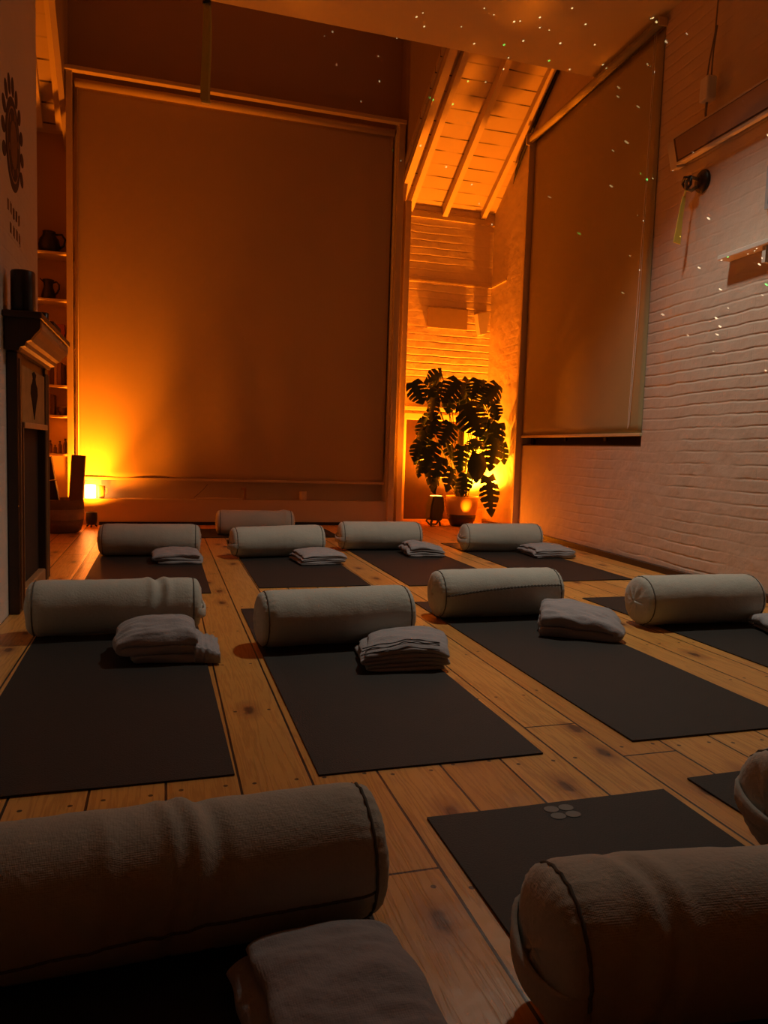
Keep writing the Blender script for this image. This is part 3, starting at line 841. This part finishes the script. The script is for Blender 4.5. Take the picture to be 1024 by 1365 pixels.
# ------------------------------------------------------------------ left alcove: shelves and their things
SX0, SX1 = -1.318, -.865
G = 'painted shelves of the left alcove'
where = {2.655: 'top alcove shelf, under the squat black pot', 2.205: 'alcove shelf carrying the black jug', 1.83: 'alcove shelf carrying the red tin', 1.375: 'alcove shelf carrying the upper row of books', 1.08: 'alcove shelf carrying the lower books and bowl', .70: 'lowest alcove shelf, carrying small bottles'}
for z, lab in where.items():
    t = thing('alcove_shelf', lab, 'shelf', (0, 0, 0), 0, G)
    link('shelf_board', nb(SX0, SX1 - .0, 8.00, YB - .001, z - .022, z, bevel=.003), M['paintwood'], t)
    link('batten', nb(SX1 - .035, SX1 - .005, 8.05, YB - .001, z - .062, z - .0225), M['paintwood'], t)
def jug(loc, sc, label, name, squat=False):
    t = thing(name, label, 'jug', loc)
    if squat:
        pr = [(0, 0), (.060, 0), (.080, .03), (.088, .07), (.078, .12), (.055, .15), (.050, .17), (.054, .185), (.044, .182), (.040, .16), (0, .15)]
    else:
        pr = [(0, 0), (.052, 0), (.064, .012), (.066, .05), (.052, .10), (.042, .13), (.043, .165), (.056, .20), (.050, .20), (.038, .165), (.034, .12), (0, .10)]
    bm = bmesh.new(); lathe(bm, [(a * sc, b_ * sc) for a, b_ in pr], 28); link('body', bm, M['ceramic'], t, True)
    bm = bmesh.new()
    hs = [(.042, .175), (.075, .185), (.098, .16), (.096, .12), (.075, .075), (.055, .06)] if not squat else [(.05, .165), (.10, .17), (.125, .13), (.115, .08), (.080, .05)]
    tube(bm, [(a * sc, 0, b_ * sc) for a, b_ in hs], .009 * sc, 8); link('handle', bm, M['ceramic'], t, True)
    if not squat:
        bm = bmesh.new(); poly_prism(bm, [(-.045 * sc, -.02 * sc, .17 * sc), (-.045 * sc, .02 * sc, .17 * sc), (-.078 * sc, 0, .203 * sc)], (.0, 0, .012 * sc)); link('spout', bm, M['ceramic'], t)
    return t
jug((-1.075, 8.14, 2.6555), 1.15, 'squat black pot with a loop handle on the top alcove shelf', 'black_pot', True)
jug((-1.085, 8.14, 2.2055), 1.0, 'black jug with handle and spout on the second alcove shelf', 'black_jug')
tag(link('red_tin', nb(-.05, .05, -.04, .04, 0, .15, bevel=.006), M['redtin'], None, False, (-.985, 8.15, 1.8305)), 'reddish tin on the third alcove shelf', 'tin')
def book(x, w, h, z, mat_, label, grp, d=.17, tilt=0.0):
    t = thing('book', label, 'book', (x, 8.07, z), 0, grp)
    t.rotation_euler = (0, tilt, 0)
    bm = bmesh.new()
    box(bm, 0, w, 0, .004, 0, h); box(bm, 0, .003, .004, d, 0, h); box(bm, w - .003, w, .004, d, 0, h)
    link('cover', bm, mat_, t)
    link('pages', nb(.0032, w - .0032, .0042, d - .006, .004, h - .006), M['paper'], t)
    return t
x = -1.215; rnd = random.Random(3)
ws = [(.038, .20, 'bookA', 'dark'), (.028, .22, 'bookC', 'tan'), (.034, .21, 'bookA', 'dark'), (.030, .225, 'bookB', 'brown'), (.036, .215, 'bookA', 'dark'), (.024, .22, 'bookC', 'tan'), (.034, .23, 'bookB', 'brown'), (.026, .21, 'bookA', 'dark')]
ordn = ['first', 'second', 'third', 'fourth', 'fifth', 'sixth', 'seventh', 'eighth']
for i, (w, h, m_, cn) in enumerate(ws):
    book(x, w, h, 1.3755, M[m_], '%s book spine, %s from the left on the upper book shelf' % (cn, ordn[i]), 'books on the upper book shelf of the alcove'); x += w + .004
x = -1.215
for i, (w, h, m_, cn) in enumerate([(.036, .20, 'bookA', 'dark'), (.030, .21, 'bookB', 'brown'), (.040, .205, 'bookA', 'dark'), (.028, .215, 'bookB', 'brown'), (.034, .20, 'bookA', 'dark')]):
    book(x, w, h, 1.0805, M[m_], '%s book spine, %s from the left on the lower book shelf' % (cn, ordn[i]), 'books on the lower book shelf of the alcove'); x += w + .004
bm = bmesh.new(); lathe(bm, [(0, 0), (.03, 0), (.034, .008), (.052, .04), (.058, .085), (.053, .085), (.046, .04), (0, .015)], 28)
tag(link('dark_bowl', bm, M['bottle'], None, True, (-.955, 8.14, 1.0805)), 'dark round bowl beside the books on the lower book shelf', 'bowl')
for i, (x, r_, h) in enumerate(((-1.13, .024, .06), (-1.075, .018, .13), (-1.03, .016, .085), (-.985, .018, .125), (-.935, .020, .15))):
    t = thing('small_bottle', '%s bottle, %s from the left on the lowest alcove shelf' % ('squat dark' if i == 0 else 'small brown', ordn[i]), 'bottle', (x, 8.12, .7005), 0, 'small bottles on the lowest alcove shelf')
    bm = bmesh.new(); lathe(bm, [(0, 0), (r_, 0), (r_ * 1.02, .004), (r_, h * .68), (r_ * .5, h * .8), (r_ * .45, h * .88), (0, h * .88)], 18); link('glass', bm, M['bottle'], t, True)
    bm = bmesh.new(); lathe(bm, [(0, h * .881), (r_ * .55, h * .881), (r_ * .55, h), (0, h)], 14); link('cap', bm, M['bookA'], t, True)

# basket with foam blocks
t = thing('woven_basket', 'round banded woven basket on the floor beside the left lamp', 'basket', (-.875, 7.30, 0))
bm = bmesh.new(); lathe(bm, [(0, 0.001), (.140, 0.001), (.165, .02), (.180, .07), (.188, .12), (.178, .12), (.165, .06), (.13, .02), (0, .02)], 48); link('lower_band', bm, M['wick2'], t, True)
bm = bmesh.new(); lathe(bm, [(.1885, .121), (.192, .16), (.192, .215), (.182, .215), (.180, .121)], 48); link('middle_band', bm, M['wick1'], t, True)
bm = bmesh.new(); lathe(bm, [(.1925, .216), (.191, .26), (.186, .302), (.180, .306), (.176, .30), (.182, .216)], 48); link('rim_band', bm, M['wick2'], t, True)
def tilt_box(name, x0, x1, y0, y1, z0, z1, loc, ry, mat_, label, rx=0.0):
    o = link(name, nb(x0, x1, y0, y1, z0, z1, bevel=.008), mat_, None, False, loc, (rx, ry, 0))
    return tag(o, label, 'foam block', 'foam blocks standing in the basket')
tilt_box('foam_block', -.055, .055, -.05, .05, 0, .42, (-.915, 7.33, .05), -.16, M['foamdark'], 'dark foam block leaning left in the basket, below a second one')
tilt_box('foam_block', -.055, .055, -.05, .05, 0, .21, (-.915 - .16 * .425, 7.33, .05 + .421), -.16, M['foamdark'], 'short dark foam block topping the leaning one in the basket')
tilt_box('foam_block', -.058, .058, -.05, .05, 0, .66, (-.765, 7.28, .045), .06, M['foam'], 'tall brown foam block upright in the basket next to the lamp glow')

# ------------------------------------------------------------------ lamps and ledge things
def uplight(loc, w, h, label, rz=0.0):
    t = thing('floor_uplighter', label, 'lamp', loc, rz, 'black floor uplighters')
    bm = bmesh.new()
    n = 20
    pr = [(w * .34, h * .16), (w * .46, h * .22), (w * .5, h * .45), (w * .5, h), (w * .44, h), (w * .44, h * .80), (0, h * .80)]
    lathe(bm, [(0, h * .16)] + pr, 28); link('housing', bm, M['lampblack'], t, True)
    bm = bmesh.new(); lathe(bm, [(0, h * .805), (w * .42, h * .805), (w * .42, h * .82), (0, h * .83)], 24); link('lens', bm, M['glowdisc'], t, True)
    for k in range(3):
        a = 2 * PI * k / 3 + PI / 6
        bm = bmesh.new(); tube(bm, [(w * .25 * math.cos(a), w * .25 * math.sin(a), h * .2), (w * .46 * math.cos(a), w * .46 * math.sin(a), h * .06), (w * .5 * math.cos(a), w * .5 * math.sin(a), .004)], h * .035 + .003, 8); link('foot', bm, M['lampblack'], t, True)
    return t
uplight((-.655, 7.72, 0), .105, .145, 'small black uplighter on the floor at the left, under the brightest glow')
# taller lamp silhouette left of the pot
t = thing('floor_uplighter', 'taller black uplighter standing on the floor left of the plant pot', 'lamp', (2.945, 7.83, 0), .2, 'black floor uplighters')
bm = bmesh.new()
poly_prism(bm, [(-.085, -.06, .075), (.075, -.06, .060), (.10, -.06, .20), (.085, -.06, .335), (-.045, -.06, .345), (-.075, -.06, .22)], (0, .12, 0))
bmesh.ops.recalc_face_normals(bm, faces=bm.faces[:])
bmesh.ops.bevel(bm, geom=bm.edges[:], offset=.012, segments=2, affect='EDGES')
link('housing', bm, M['lampblack'], t)
link('lens', nb(-.035, .07, -.045, .045, .339, .344), M['glowdisc'], t)
bm = bmesh.new(); tube(bm, [(-.075, 0, .10), (-.10, 0, .06), (-.055, 0, .02), (.03, 0, .02), (.08, 0, .07)], .010, 8); link('yoke', bm, M['lampblack'], t, True)
for x, y in ((-.06, -.04), (.06, -.04), (.0, .06)):
    bm = bmesh.new(); tube(bm, [(x * .5, y * .5, .075), (x * .9, y * .9, .045), (x, y, .004)], .012, 8); link('foot', bm, M['lampblack'], t, True)
# small added light in front of the pot, no lamp seen there
t = thing('floor_uplighter', 'low flat uplighter added on the floor to light the plant pot, hidden by a bolster', 'lamp', (3.22, 7.50, 0), 0, 'black floor uplighters')
bm = bmesh.new(); lathe(bm, [(0, .002), (.045, .002), (.048, .01), (.046, .045), (.038, .045), (.036, .034), (0, .034)], 24); link('housing', bm, M['lampblack'], t, True)
bm = bmesh.new(); lathe(bm, [(0, .035), (.035, .035), (.035, .037), (0, .038)], 20); link('lens', bm, M['glowdisc'], t, True)

ZL = .2625
t = thing('glass_lamp', 'glowing white cylinder lamp at the left end of the window ledge', 'lamp', (-.690, 7.99, ZL))
bm = bmesh.new(); lathe(bm, [(0, .002), (.050, .002), (.053, .008), (.053, .125), (.048, .135), (0, .137)], 28); link('glass_shade', bm, M['glow'], t, True)
t = thing('glass_cup', 'frosted cup next to the glowing lamp on the window ledge', 'cup', (-.585, 7.99, ZL))
bm = bmesh.new(); lathe(bm, [(0, .001), (.028, .001), (.031, .006), (.036, .125), (.033, .127), (.027, .01), (0, .008)], 24); link('cup_wall', bm, M['glassy'], t, True)
bm = bmesh.new(); tube(bm, [(.034, 0, .10), (.055, 0, .095), (.058, 0, .06), (.035, 0, .04)], .005, 8); link('handle', bm, M['glassy'], t, True)
tag(link('notebook', nb(-.24, .24, -.05, .05, 0, .014, bevel=.003), M['paintwood'], None, False, (.58, 7.99, ZL)), 'flat pale board lying in the middle of the window ledge', 'board')
bm = bmesh.new(); tube(bm, [(-.05, 0, .003), (.0, 0, .045), (.055, .0, .10), (.09, 0, .145)], .003, 6)
tag(link('blind_wand', bm, M['cable'], None, True, (.37, 7.965, ZL + .0145)), 'thin wand slanting up from the pale board on the ledge', 'wand')
t = thing('ledge_bracket', 'small dark bracket standing at the end of the pale board on the ledge', 'bracket', (.84, 8.0, ZL))
link('upright', nb(.0, .02, -.03, .03, .0, .13), M['brownwood'], t); link('arm', nb(-.03, -.001, -.03, .03, .105, .13), M['brownwood'], t)
bm = bmesh.new(); lathe(bm, [(0, 0), (.040, 0), (.042, .004), (.042, .098), (.038, .102), (.034, .095), (0, .09)], 24)
tag(link('candle', bm, M['glassy'], None, True, (1.475, 7.99, ZL)), 'pale stub candle on the right part of the window ledge', 'candle')

# things on the end wall above the plant
tag(link('shadow_panel', nb(2.945, 3.44, YB - .035, YB - .002, 2.27, 2.51, bevel=.006), M['wallshade']), 'darker oblong panel standing in for a shadow on the brick end wall above the plant', 'shadow panel')  # thin dark slab drawn in place of a shadow on the brick
bm = bmesh.new(); poly_prism(bm, [(3.53, YB - .002, 2.46), (3.69, YB - .002, 2.50), (3.66, YB - .002, 2.24), (3.58, YB - .002, 2.22)], (0, -.10, 0))
tag(link('wall_bracket', bm, M['plaster']), 'small wedge-shaped bracket on the end wall beside the corner', 'bracket')

# ------------------------------------------------------------------ plant
CR, CD, CF = Vector((0.95792934, -0.28525506, 0.03163734)), Vector((0.00599597, -0.09031831, -0.9958949)), Vector((0.28694149, 0.95418664, -0.08480818))
def w_of(cx, cy, dy=0.0):
    px, py = 530 + cx / 5.9375, 480 + cy / 5.9375
    v = CR * ((px - 512) / 989.38) + CD * ((py - 682.5) / 989.38) + CF
    y = 7.80 + dy - max(0, (cx - 480) / 360) * .22
    return Vector((0, 0, .85)) + v * (y / v.y)
PLB = Vector((3.290, 7.86, 0))
t = thing('monstera_plant', 'tall potted monstera with dark slit leaves in the glowing corner', 'plant', PLB)
pot = link('pot', lathe(bmesh.new(), [(0, 0.001), (.115, 0.001), (.125, .008), (.150, .065), (.172, .135), (.164, .135), (.12, .02), (0, .02)], 48), M['pot_lo'], t, True)
pb = link('glazed_band', lathe(bmesh.new(), [(.1722, .1352), (.182, .20), (.188, .27), (.190, .335), (.184, .34), (.178, .33), (.170, .20), (.165, .1352)], 48), M['pot_hi'], pot, True)
pb['label'] = 'amber glazed upper band'
link('soil', lathe(bmesh.new(), [(.172, .29), (.1, .30), (0, .305)], 32), M['soil'], pot, True)
bm = bmesh.new(); tube(bm, [(-.02, .01, .28), (-.03, .02, .8), (-.04, .02, 1.32)], [.036, .036, .032], 14)
link('moss_pole', bm, M['moss'], t, True)
def leaf_bm(Lf, W, slits, droop, fold, curl, seed):
    rnd = random.Random(seed)
    bm = bmesh.new()
    NSx, NV = 64, 9
    def hw(s):   # heart outline
        return W * (math.sin(PI * min(1, (s * .93 + .07)) ** .72) ** .75) * (1 - .12 * s)
    cut = [(k + .75 + rnd.uniform(-.12, .12)) / (slits + 1.1) for k in range(slits)]
    for side in (-1, 1):
        rows = []
        for i in range(NSx + 1):
            s = i / NSx
            row = []
            for j in range(NV + 1):
                v = j / NV
                wv = hw(s) * v
                x = side * wv
                y = s * Lf + wv * .42 * (1 - .9 * s) - (.16 * Lf * max(0, .18 - s) / .18 * v)
                z = -droop * (s ** 2) * Lf - fold * wv * v + curl * W * .12 * math.sin(s * 9 + side) * v * v
                row.append(bm.verts.new((x, y, z)))
            rows.append(row)
        cs = [c + rnd.uniform(-.02, .02) for c in cut]
        for i in range(NSx):
            sm = (i + .5) / NSx
            for j in range(NV):
                vm = (j + .5) / NV
                hole = False
                for c in cs:
                    wd = .006 + .030 * max(0, vm - .3)
                    if vm > .34 and abs(sm - c) < wd: hole = True
                if not hole: bm.faces.new([rows[i][j], rows[i + 1][j], rows[i + 1][j + 1], rows[i][j + 1]])
    bmesh.ops.remove_doubles(bm, verts=bm.verts[:], dist=.0004)
    loose = [v for v in bm.verts if not v.link_faces]
    bmesh.ops.delete(bm, geom=loose, context='VERTS')
    return bm
leaves = [  # base, tip (crop units), half width in m, slits, depth offset, spin about its own axis
    ((118, 172), (200, 350), .105, 4, -.05, .5), ((350, 105), (222, 190), .085, 4, -.02, -.6), ((330, 170), (250, 300), .07, 3, .06, .3),
    ((490, 160), (360, 330), .13, 5, -.12, .2), ((560, 150), (530, 320), .085, 4, .02, -.5), ((640, 150), (590, 310), .10, 5, -.03, .4),
    ((660, 170), (760, 300), .07, 4, .08, .2), ((800, 195), (700, 350), .115, 5, -.08, -.2), ((420, 300), (400, 420), .07, 2, .05, .2),
    ((540, 345), (670, 600), .165, 5, -.16, .15), ((750, 330), (790, 480), .08, 4, .0, .9), ((800, 390), (740, 500), .06, 3, .04, -.5),
    ((290, 300), (255, 480), .075, 4, -.05, .9), ((260, 400), (215, 560), .075, 4, .02, -.8), ((300, 440), (260, 620), .08, 4, -.08, .4),
    ((430, 500), (350, 670), .115, 5, -.14, .1), ((230, 540), (160, 700), .075, 4, -.02, .6), ((260, 620), (150, 830), .09, 4, .05, -.4),
    ((300, 650), (240, 800), .09, 3, -.10, .5), ((400, 650), (450, 790), .08, 3, .05, -.3), ((800, 500), (750, 720), .09, 4, -.06, .5),
    ((840, 560), (800, 760), .06, 3, .04, -.7), ((780, 620), (735, 880), .105, 4, -.10, .2), ((830, 660), (840, 830), .055, 3, .02, .8),
    ((640, 740), (630, 970), .095, 0, -.18, .1), ((510, 680), (490, 890), .085, 4, -.12, .3), ((620, 650), (540, 720), .075, 3, -.05, .4),
    ((350, 770), (290, 930), .095, 2, -.16, .3), ((440, 860), (400, 1040), .085, 3, -.16, -.2), ((540, 900), (510, 1070), .085, 4, -.15, .4),
    ((720, 925), (755, 1240), .100, 5, -.12, .15), ((240, 880), (290, 1070), .055, 2, -.06, .9), ((330, 920), (280, 1040), .055, 3, -.12, -.5),
    ((190, 800), (160, 930), .05, 3, -.04, .7), ((600, 620), (690, 700), .07, 3, -.10, -.3), ((220, 470), (190, 640), .085, 4, .04, .2), 
    ((180, 640), (130, 800), .08, 4, -.06, .3), ((240, 700), (220, 900), .08, 3, -.12, .3), ((700, 480), (790, 620), .09, 4, .02, .3),
    ((560, 260), (480, 380), .08, 3, .06, .2), ((700, 270), (640, 400), .08, 4, .05, -.2), ((250, 230), (330, 360), .08, 3, .02, .3), ((700, 560), (690, 690), .06, 2, .06, .3),
]
LP = []
for i, (b0, t0, W, sl, dy, sp) in enumerate(leaves):
    B = w_of(b0[0], b0[1], dy + .03) - PLB; T = w_of(t0[0], t0[1], dy - .04) - PLB
    Lf = (T - B).length
    yax = (T - B).normalized()
    nrm = Vector((0.0, -1.0, .25)); nrm = (nrm - yax * nrm.dot(yax)).normalized()
    nrm = Matrix.Rotation(sp, 3, yax) @ nrm
    xax = yax.cross(nrm).normalized()
    Mx = Matrix((xax, yax, nrm)).transposed().to_4x4(); Mx.translation = B
    bm = leaf_bm(Lf, W * 1.22, sl, .12, .25, .8, i)
    bmesh.ops.transform(bm, matrix=Mx, verts=bm.verts[:])
    o = link('leaf', bm, M['leaf'], t, True)
    sm = o.modifiers.new('solid', 'SOLIDIFY'); sm.thickness = .0015
    rnd = random.Random(i)
    S = Vector((rnd.uniform(-.06, .05), rnd.uniform(-.05, .05), .29))
    mid = Vector((S.x * .6 + B.x * .4, S.y * .6 + B.y * .4 + .03, S.z + (B.z - S.z) * .65 + .08))
    pts = []
    for k in range(13):
        f = k / 12
        pts.append(S * (1 - f) ** 2 + mid * 2 * f * (1 - f) + B * f * f)
    bm = bmesh.new(); tube(bm, pts, .0055, 6); link('stem', bm, M['stem'], t, True)

# ------------------------------------------------------------------ right wall fittings
t = thing('infrared_heater', 'long pale bar heater hung on the right brick wall', 'heater', rw(3.80, .085, 3.02), RANG)
HT = Matrix.Rotation(R(-14), 4, 'Y')
HL0, HL1 = -.95, .86
bm = bmesh.new(); box(bm, -.035, .035, HL0, HL1, -.095, .095, HT, bevel=.008); link('housing', bm, M['heater'], t)
bm = bmesh.new(); box(bm, -.039, -.0352, HL0 + .03, HL1 - .02, -.078, .078, HT); rim = link('panel_rim', bm, M['grille'], t)
bm = bmesh.new(); box(bm, -.043, -.0392, HL0 + .04, HL1 - .045, -.068, .072, HT); link('emitter_panel', bm, M['emitter'], t)
bm = bmesh.new(); box(bm, -.028, .045, HL1 + .0005, HL1 + .075, -.11, .075, HT, bevel=.006); link('end_cap', bm, M['heater'], t)
for y in (.55, -.45):
    bm = bmesh.new(); box(bm, .036, .075, y - .02, y + .02, -.03, .05); link('wall_bracket', bm, M['heater'], t)
link('cable_joint', nb(-.03, .045, .535, .625, .215, .375, bevel=.014), M['plastic'], t)
bm = bmesh.new(); tube(bm, [(.01, .58, .09), (.012, .595, .15), (.008, .585, .22)], .008, 8); link('flex', bm, M['cable'], t, True)
bm = bmesh.new(); tube(bm, [(.008, .60, .372), (.02, .60, .50), (.03, .575, .66), (.03, .565, .9), (.035, .565, 1.125)], .005, 8); link('flex', bm, M['cable'], t, True)
bm = bmesh.new(); tube(bm, [(.008, .555, .37), (.022, .57, .55), (.032, .56, .70)], .005, 8); link('flex', bm, M['cable'], t, True)

t = thing('wall_rope_hook', 'round black wall hook with a yellow strap on the right brick wall', 'wall hook', rw(4.47, 0, 2.76), RANG)
bm = bmesh.new(); lathe(bm, [(0, 0), (.075, 0), (.078, .008), (.070, .02), (.03, .03), (0, .03)], 28, Matrix.Rotation(-PI / 2, 4, 'Y') @ Matrix.Translation((0, 0, .001))); link('wall_plate', bm, M['iron'], t, True)
bm = bmesh.new(); tube(bm, [(-.03, .02, .015), (-.075, .03, .03), (-.10, .05, .0), (-.095, .055, -.045), (-.06, .045, -.055), (-.03, .02, -.03)], .013, 10); link('shackle', bm, M['brass'], t, True)
bm = bmesh.new(); tube(bm, [(-.10, .0, .02), (-.115, .05, .03), (-.10, .09, .0), (-.09, .06, -.05), (-.10, .0, -.03), (-.10, .0, .02)], .010, 8); link('ring', bm, M['iron'], t, True)
bm = bmesh.new(); poly_prism(bm, [(-.088, .06, -.09), (-.112, .06, -.09), (-.128, .075, -.24), (-.142, .09, -.40), (-.086, .09, -.41), (-.092, .075, -.24)], (0, .008, 0)); link('hanging_strap', bm, M['webbing'], t)
bm = bmesh.new(); tube(bm, [(-.095, .055, -.045), (-.102, .06, -.095)], .007, 8); link('cord', bm, M['webbing'], t, True)

t = thing('wall_shelf', 'floating white shelf at the right edge of the picture', 'shelf', rw(3.78, 0, 2.14), RANG)
link('shelf_board', nb(-.10, -.002, -.75, .36, .0, .030, bevel=.004), M['heater'], t)
link('shelf_bracket', nb(-.08, -.002, -.05, -.02, -.10, -.001), M['heater'], t)
t = thing('picture_frame', 'pale blue-grey frame edge above the floating shelf at the right picture edge', 'picture', rw(3.535, 0, 2.51), RANG)
bm = bmesh.new(); box(bm, -.025, -.002, .275, .30, -.13, .13); box(bm, -.025, -.002, -.30, -.275, -.13, .13); box(bm, -.025, -.002, -.275, .275, .105, .13); box(bm, -.025, -.002, -.275, .275, -.13, -.105)
link('frame', bm, M['steelframe'], t); link('sheet', nb(-.012, -.003, -.274, .274, -.104, .104), M['plastic'], t)

# yellow strap hanging from the ceiling
t = thing('hanging_strap', 'yellow webbing strap with black bindings hanging from the ceiling, top left', 'strap', (.225, 4.50, ZC))
bm = bmesh.new(); lathe(bm, [(0, -.03), (.02, -.03), (.04, -.012), (.042, -.001), (0, -.001)], 20); link('ceiling_plate', bm, M['iron'], t, True)
bm = bmesh.new(); tube(bm, [(0, 0, -.03), (-.002, 0, -.45), (-.006, 0, -.80)], .014, 10); link('rope', bm, M['webbing2'], t, True)
z0, z1 = -.80, -1.375
bm = bmesh.new()
def strip(bm, xa, xb, y, th):
    n = 14; ra = []
    for i in range(n + 1):
        f = i / n; z = z0 + (z1 - z0) * f
        wob = .004 * math.sin(f * 5)
        k = .75 + .25 * min(1, f * 3)
        ra.append([bm.verts.new((xa * k + wob, y - th, z)), bm.verts.new((xb * k + wob, y - th, z)), bm.verts.new((xb * k + wob, y + th, z)), bm.verts.new((xa * k + wob, y + th, z))])
    for a, b in zip(ra, ra[1:]):
        for k in range(4): bm.faces.new([a[k], a[(k + 1) % 4], b[(k + 1) % 4], b[k]])
    bm.faces.new(ra[0]); bm.faces.new(ra[-1][::-1])
strip(bm, -.026, .014, 0, .004); link('strap_fold', bm, M['webbing'], t)
bm = bmesh.new(); strip(bm, -.004, .027, .010, .004); link('strap_fold', bm, M['webbing2'], t)
link('end_stitch', nb(-.024, .026, -.007, .017, z1 - .012, z1 - .001), M['webbing2'], t)
for k in range(4):
    z = -.735 - k * .034
    bm = bmesh.new(); lathe(bm, [(.0145, z), (.024, z - .003), (.024, z - .016), (.0145, z - .019)], 18); link('binding', bm, M['iron'], t, True)

# ------------------------------------------------------------------ light
ORANGE = (1.0, .20, .005)
def point(name, loc, power, col=ORANGE, rad=.03):
    l = bpy.data.lights.new(name, 'POINT'); l.energy = power; l.color = col; l.shadow_soft_size = rad
    o = bpy.data.objects.new(name, l); C.objects.link(o); o.location = loc; return o
def spot(name, loc, target, power, ang, blend=.5, col=ORANGE, rad=.03):
    l = bpy.data.lights.new(name, 'SPOT'); l.energy = power; l.color = col; l.shadow_soft_size = rad
    l.spot_size = R(ang); l.spot_blend = blend
    o = bpy.data.objects.new(name, l); C.objects.link(o); o.location = loc
    d = Vector(target) - Vector(loc); o.rotation_euler = d.to_track_quat('-Z', 'Y').to_euler(); return o
spot('left_uplight', (-.655, 7.76, .165), (-.76, 7.96, 2.0), 360, 78, 1.0, rad=.03)
spot('left_uplight_spill', (-.655, 7.74, .167), (-.80, 7.7, 2.0), 130, 165, 1.0, rad=.03)
point('ledge_lamp', (-.690, 7.96, .42), 3.0, rad=.02)
spot('plant_uplight', (2.96, 7.83, .375), (3.22, 8.03, 2.0), 130, 140, .9, rad=.10)
spot('plant_back_uplight', (3.615, 8.09, .36), (3.40, 8.12, 2.0), 800, 165, .5, rad=.03)
spot('pot_fill', (3.22, 7.50, .06), (3.275, 7.70, .265), 34.0, 30, 1.0, rad=.015)  # added spot for the hot spot on the pot
spot('right_wall_fill', (3.22, 7.48, .065), (3.72, 6.7, .55), 22, 120, 1.0, rad=.03)  # added fill to brighten the lower right wall
spot('ceiling_downlight', (2.25, 4.0, 4.08), (2.1, 3.85, 0), 245, 103, 1.0, (1.0, .90, .72), .10)
# starfield projector
l = bpy.data.lights.new('star_projector', 'SPOT'); l.energy = 250; l.shadow_soft_size = 0.0; l.spot_size = R(57); l.spot_blend = .3
l.use_nodes = True
N = NT(l.node_tree); em = l.node_tree.nodes['Emission']
tc = N.n('ShaderNodeTexCoord').outputs['Normal']
vo = N.n('ShaderNodeTexVoronoi'); vo.inputs['Scale'].default_value = 60; N.l(tc, vo.inputs['Vector'])
N.l(N.m('MULTIPLY', N.m('LESS_THAN', vo.outputs['Distance'], .088), 14.0), em.inputs['Strength'])
s = N.n('ShaderNodeSeparateColor'); N.l(vo.outputs['Color'], s.inputs[0])
N.l(N.mix(N.m('GREATER_THAN', s.outputs[0], .88), (1, .85, .6, 1), (.1, 1, .2, 1)), em.inputs['Color'])
o = bpy.data.objects.new('star_projector', l); C.objects.link(o); o.location = (2.5, 1.3, .4)
o.rotation_euler = (Vector((3.8, 4.1, 3.7)) - o.location).to_track_quat('-Z', 'Y').to_euler()

w = bpy.data.worlds.new('night'); bpy.context.scene.world = w; w.use_nodes = True
w.node_tree.nodes['Background'].inputs['Color'].default_value = (.01, .01, .015, 1); w.node_tree.nodes['Background'].inputs['Strength'].default_value = .05

# ------------------------------------------------------------------ camera
cam = bpy.data.cameras.new('camera'); co = bpy.data.objects.new('camera', cam); C.objects.link(co)
r_ = Vector((0.95792934, -0.28525506, 0.03163734)); d_ = Vector((0.00599597, -0.09031831, -0.9958949)); f_ = Vector((0.28694149, 0.95418664, -0.08480818))
mw = Matrix((r_, -d_, -f_)).transposed().to_4x4(); mw.translation = (0, 0, .85)
co.matrix_world = mw
cam.sensor_fit = 'HORIZONTAL'; cam.sensor_width = 36; cam.lens = 989.38 / 1024 * 36
cam.clip_start = .02; cam.clip_end = 60
sc = bpy.context.scene; sc.camera = co
sc.view_settings.view_transform = 'Standard'; sc.view_settings.look = 'None'; sc.view_settings.exposure = 0; sc.view_settings.gamma = 1
sc.view_settings.use_curve_mapping = False
sc.cycles.use_denoising = True
sc.cycles.max_bounces = 10; sc.cycles.diffuse_bounces = 4
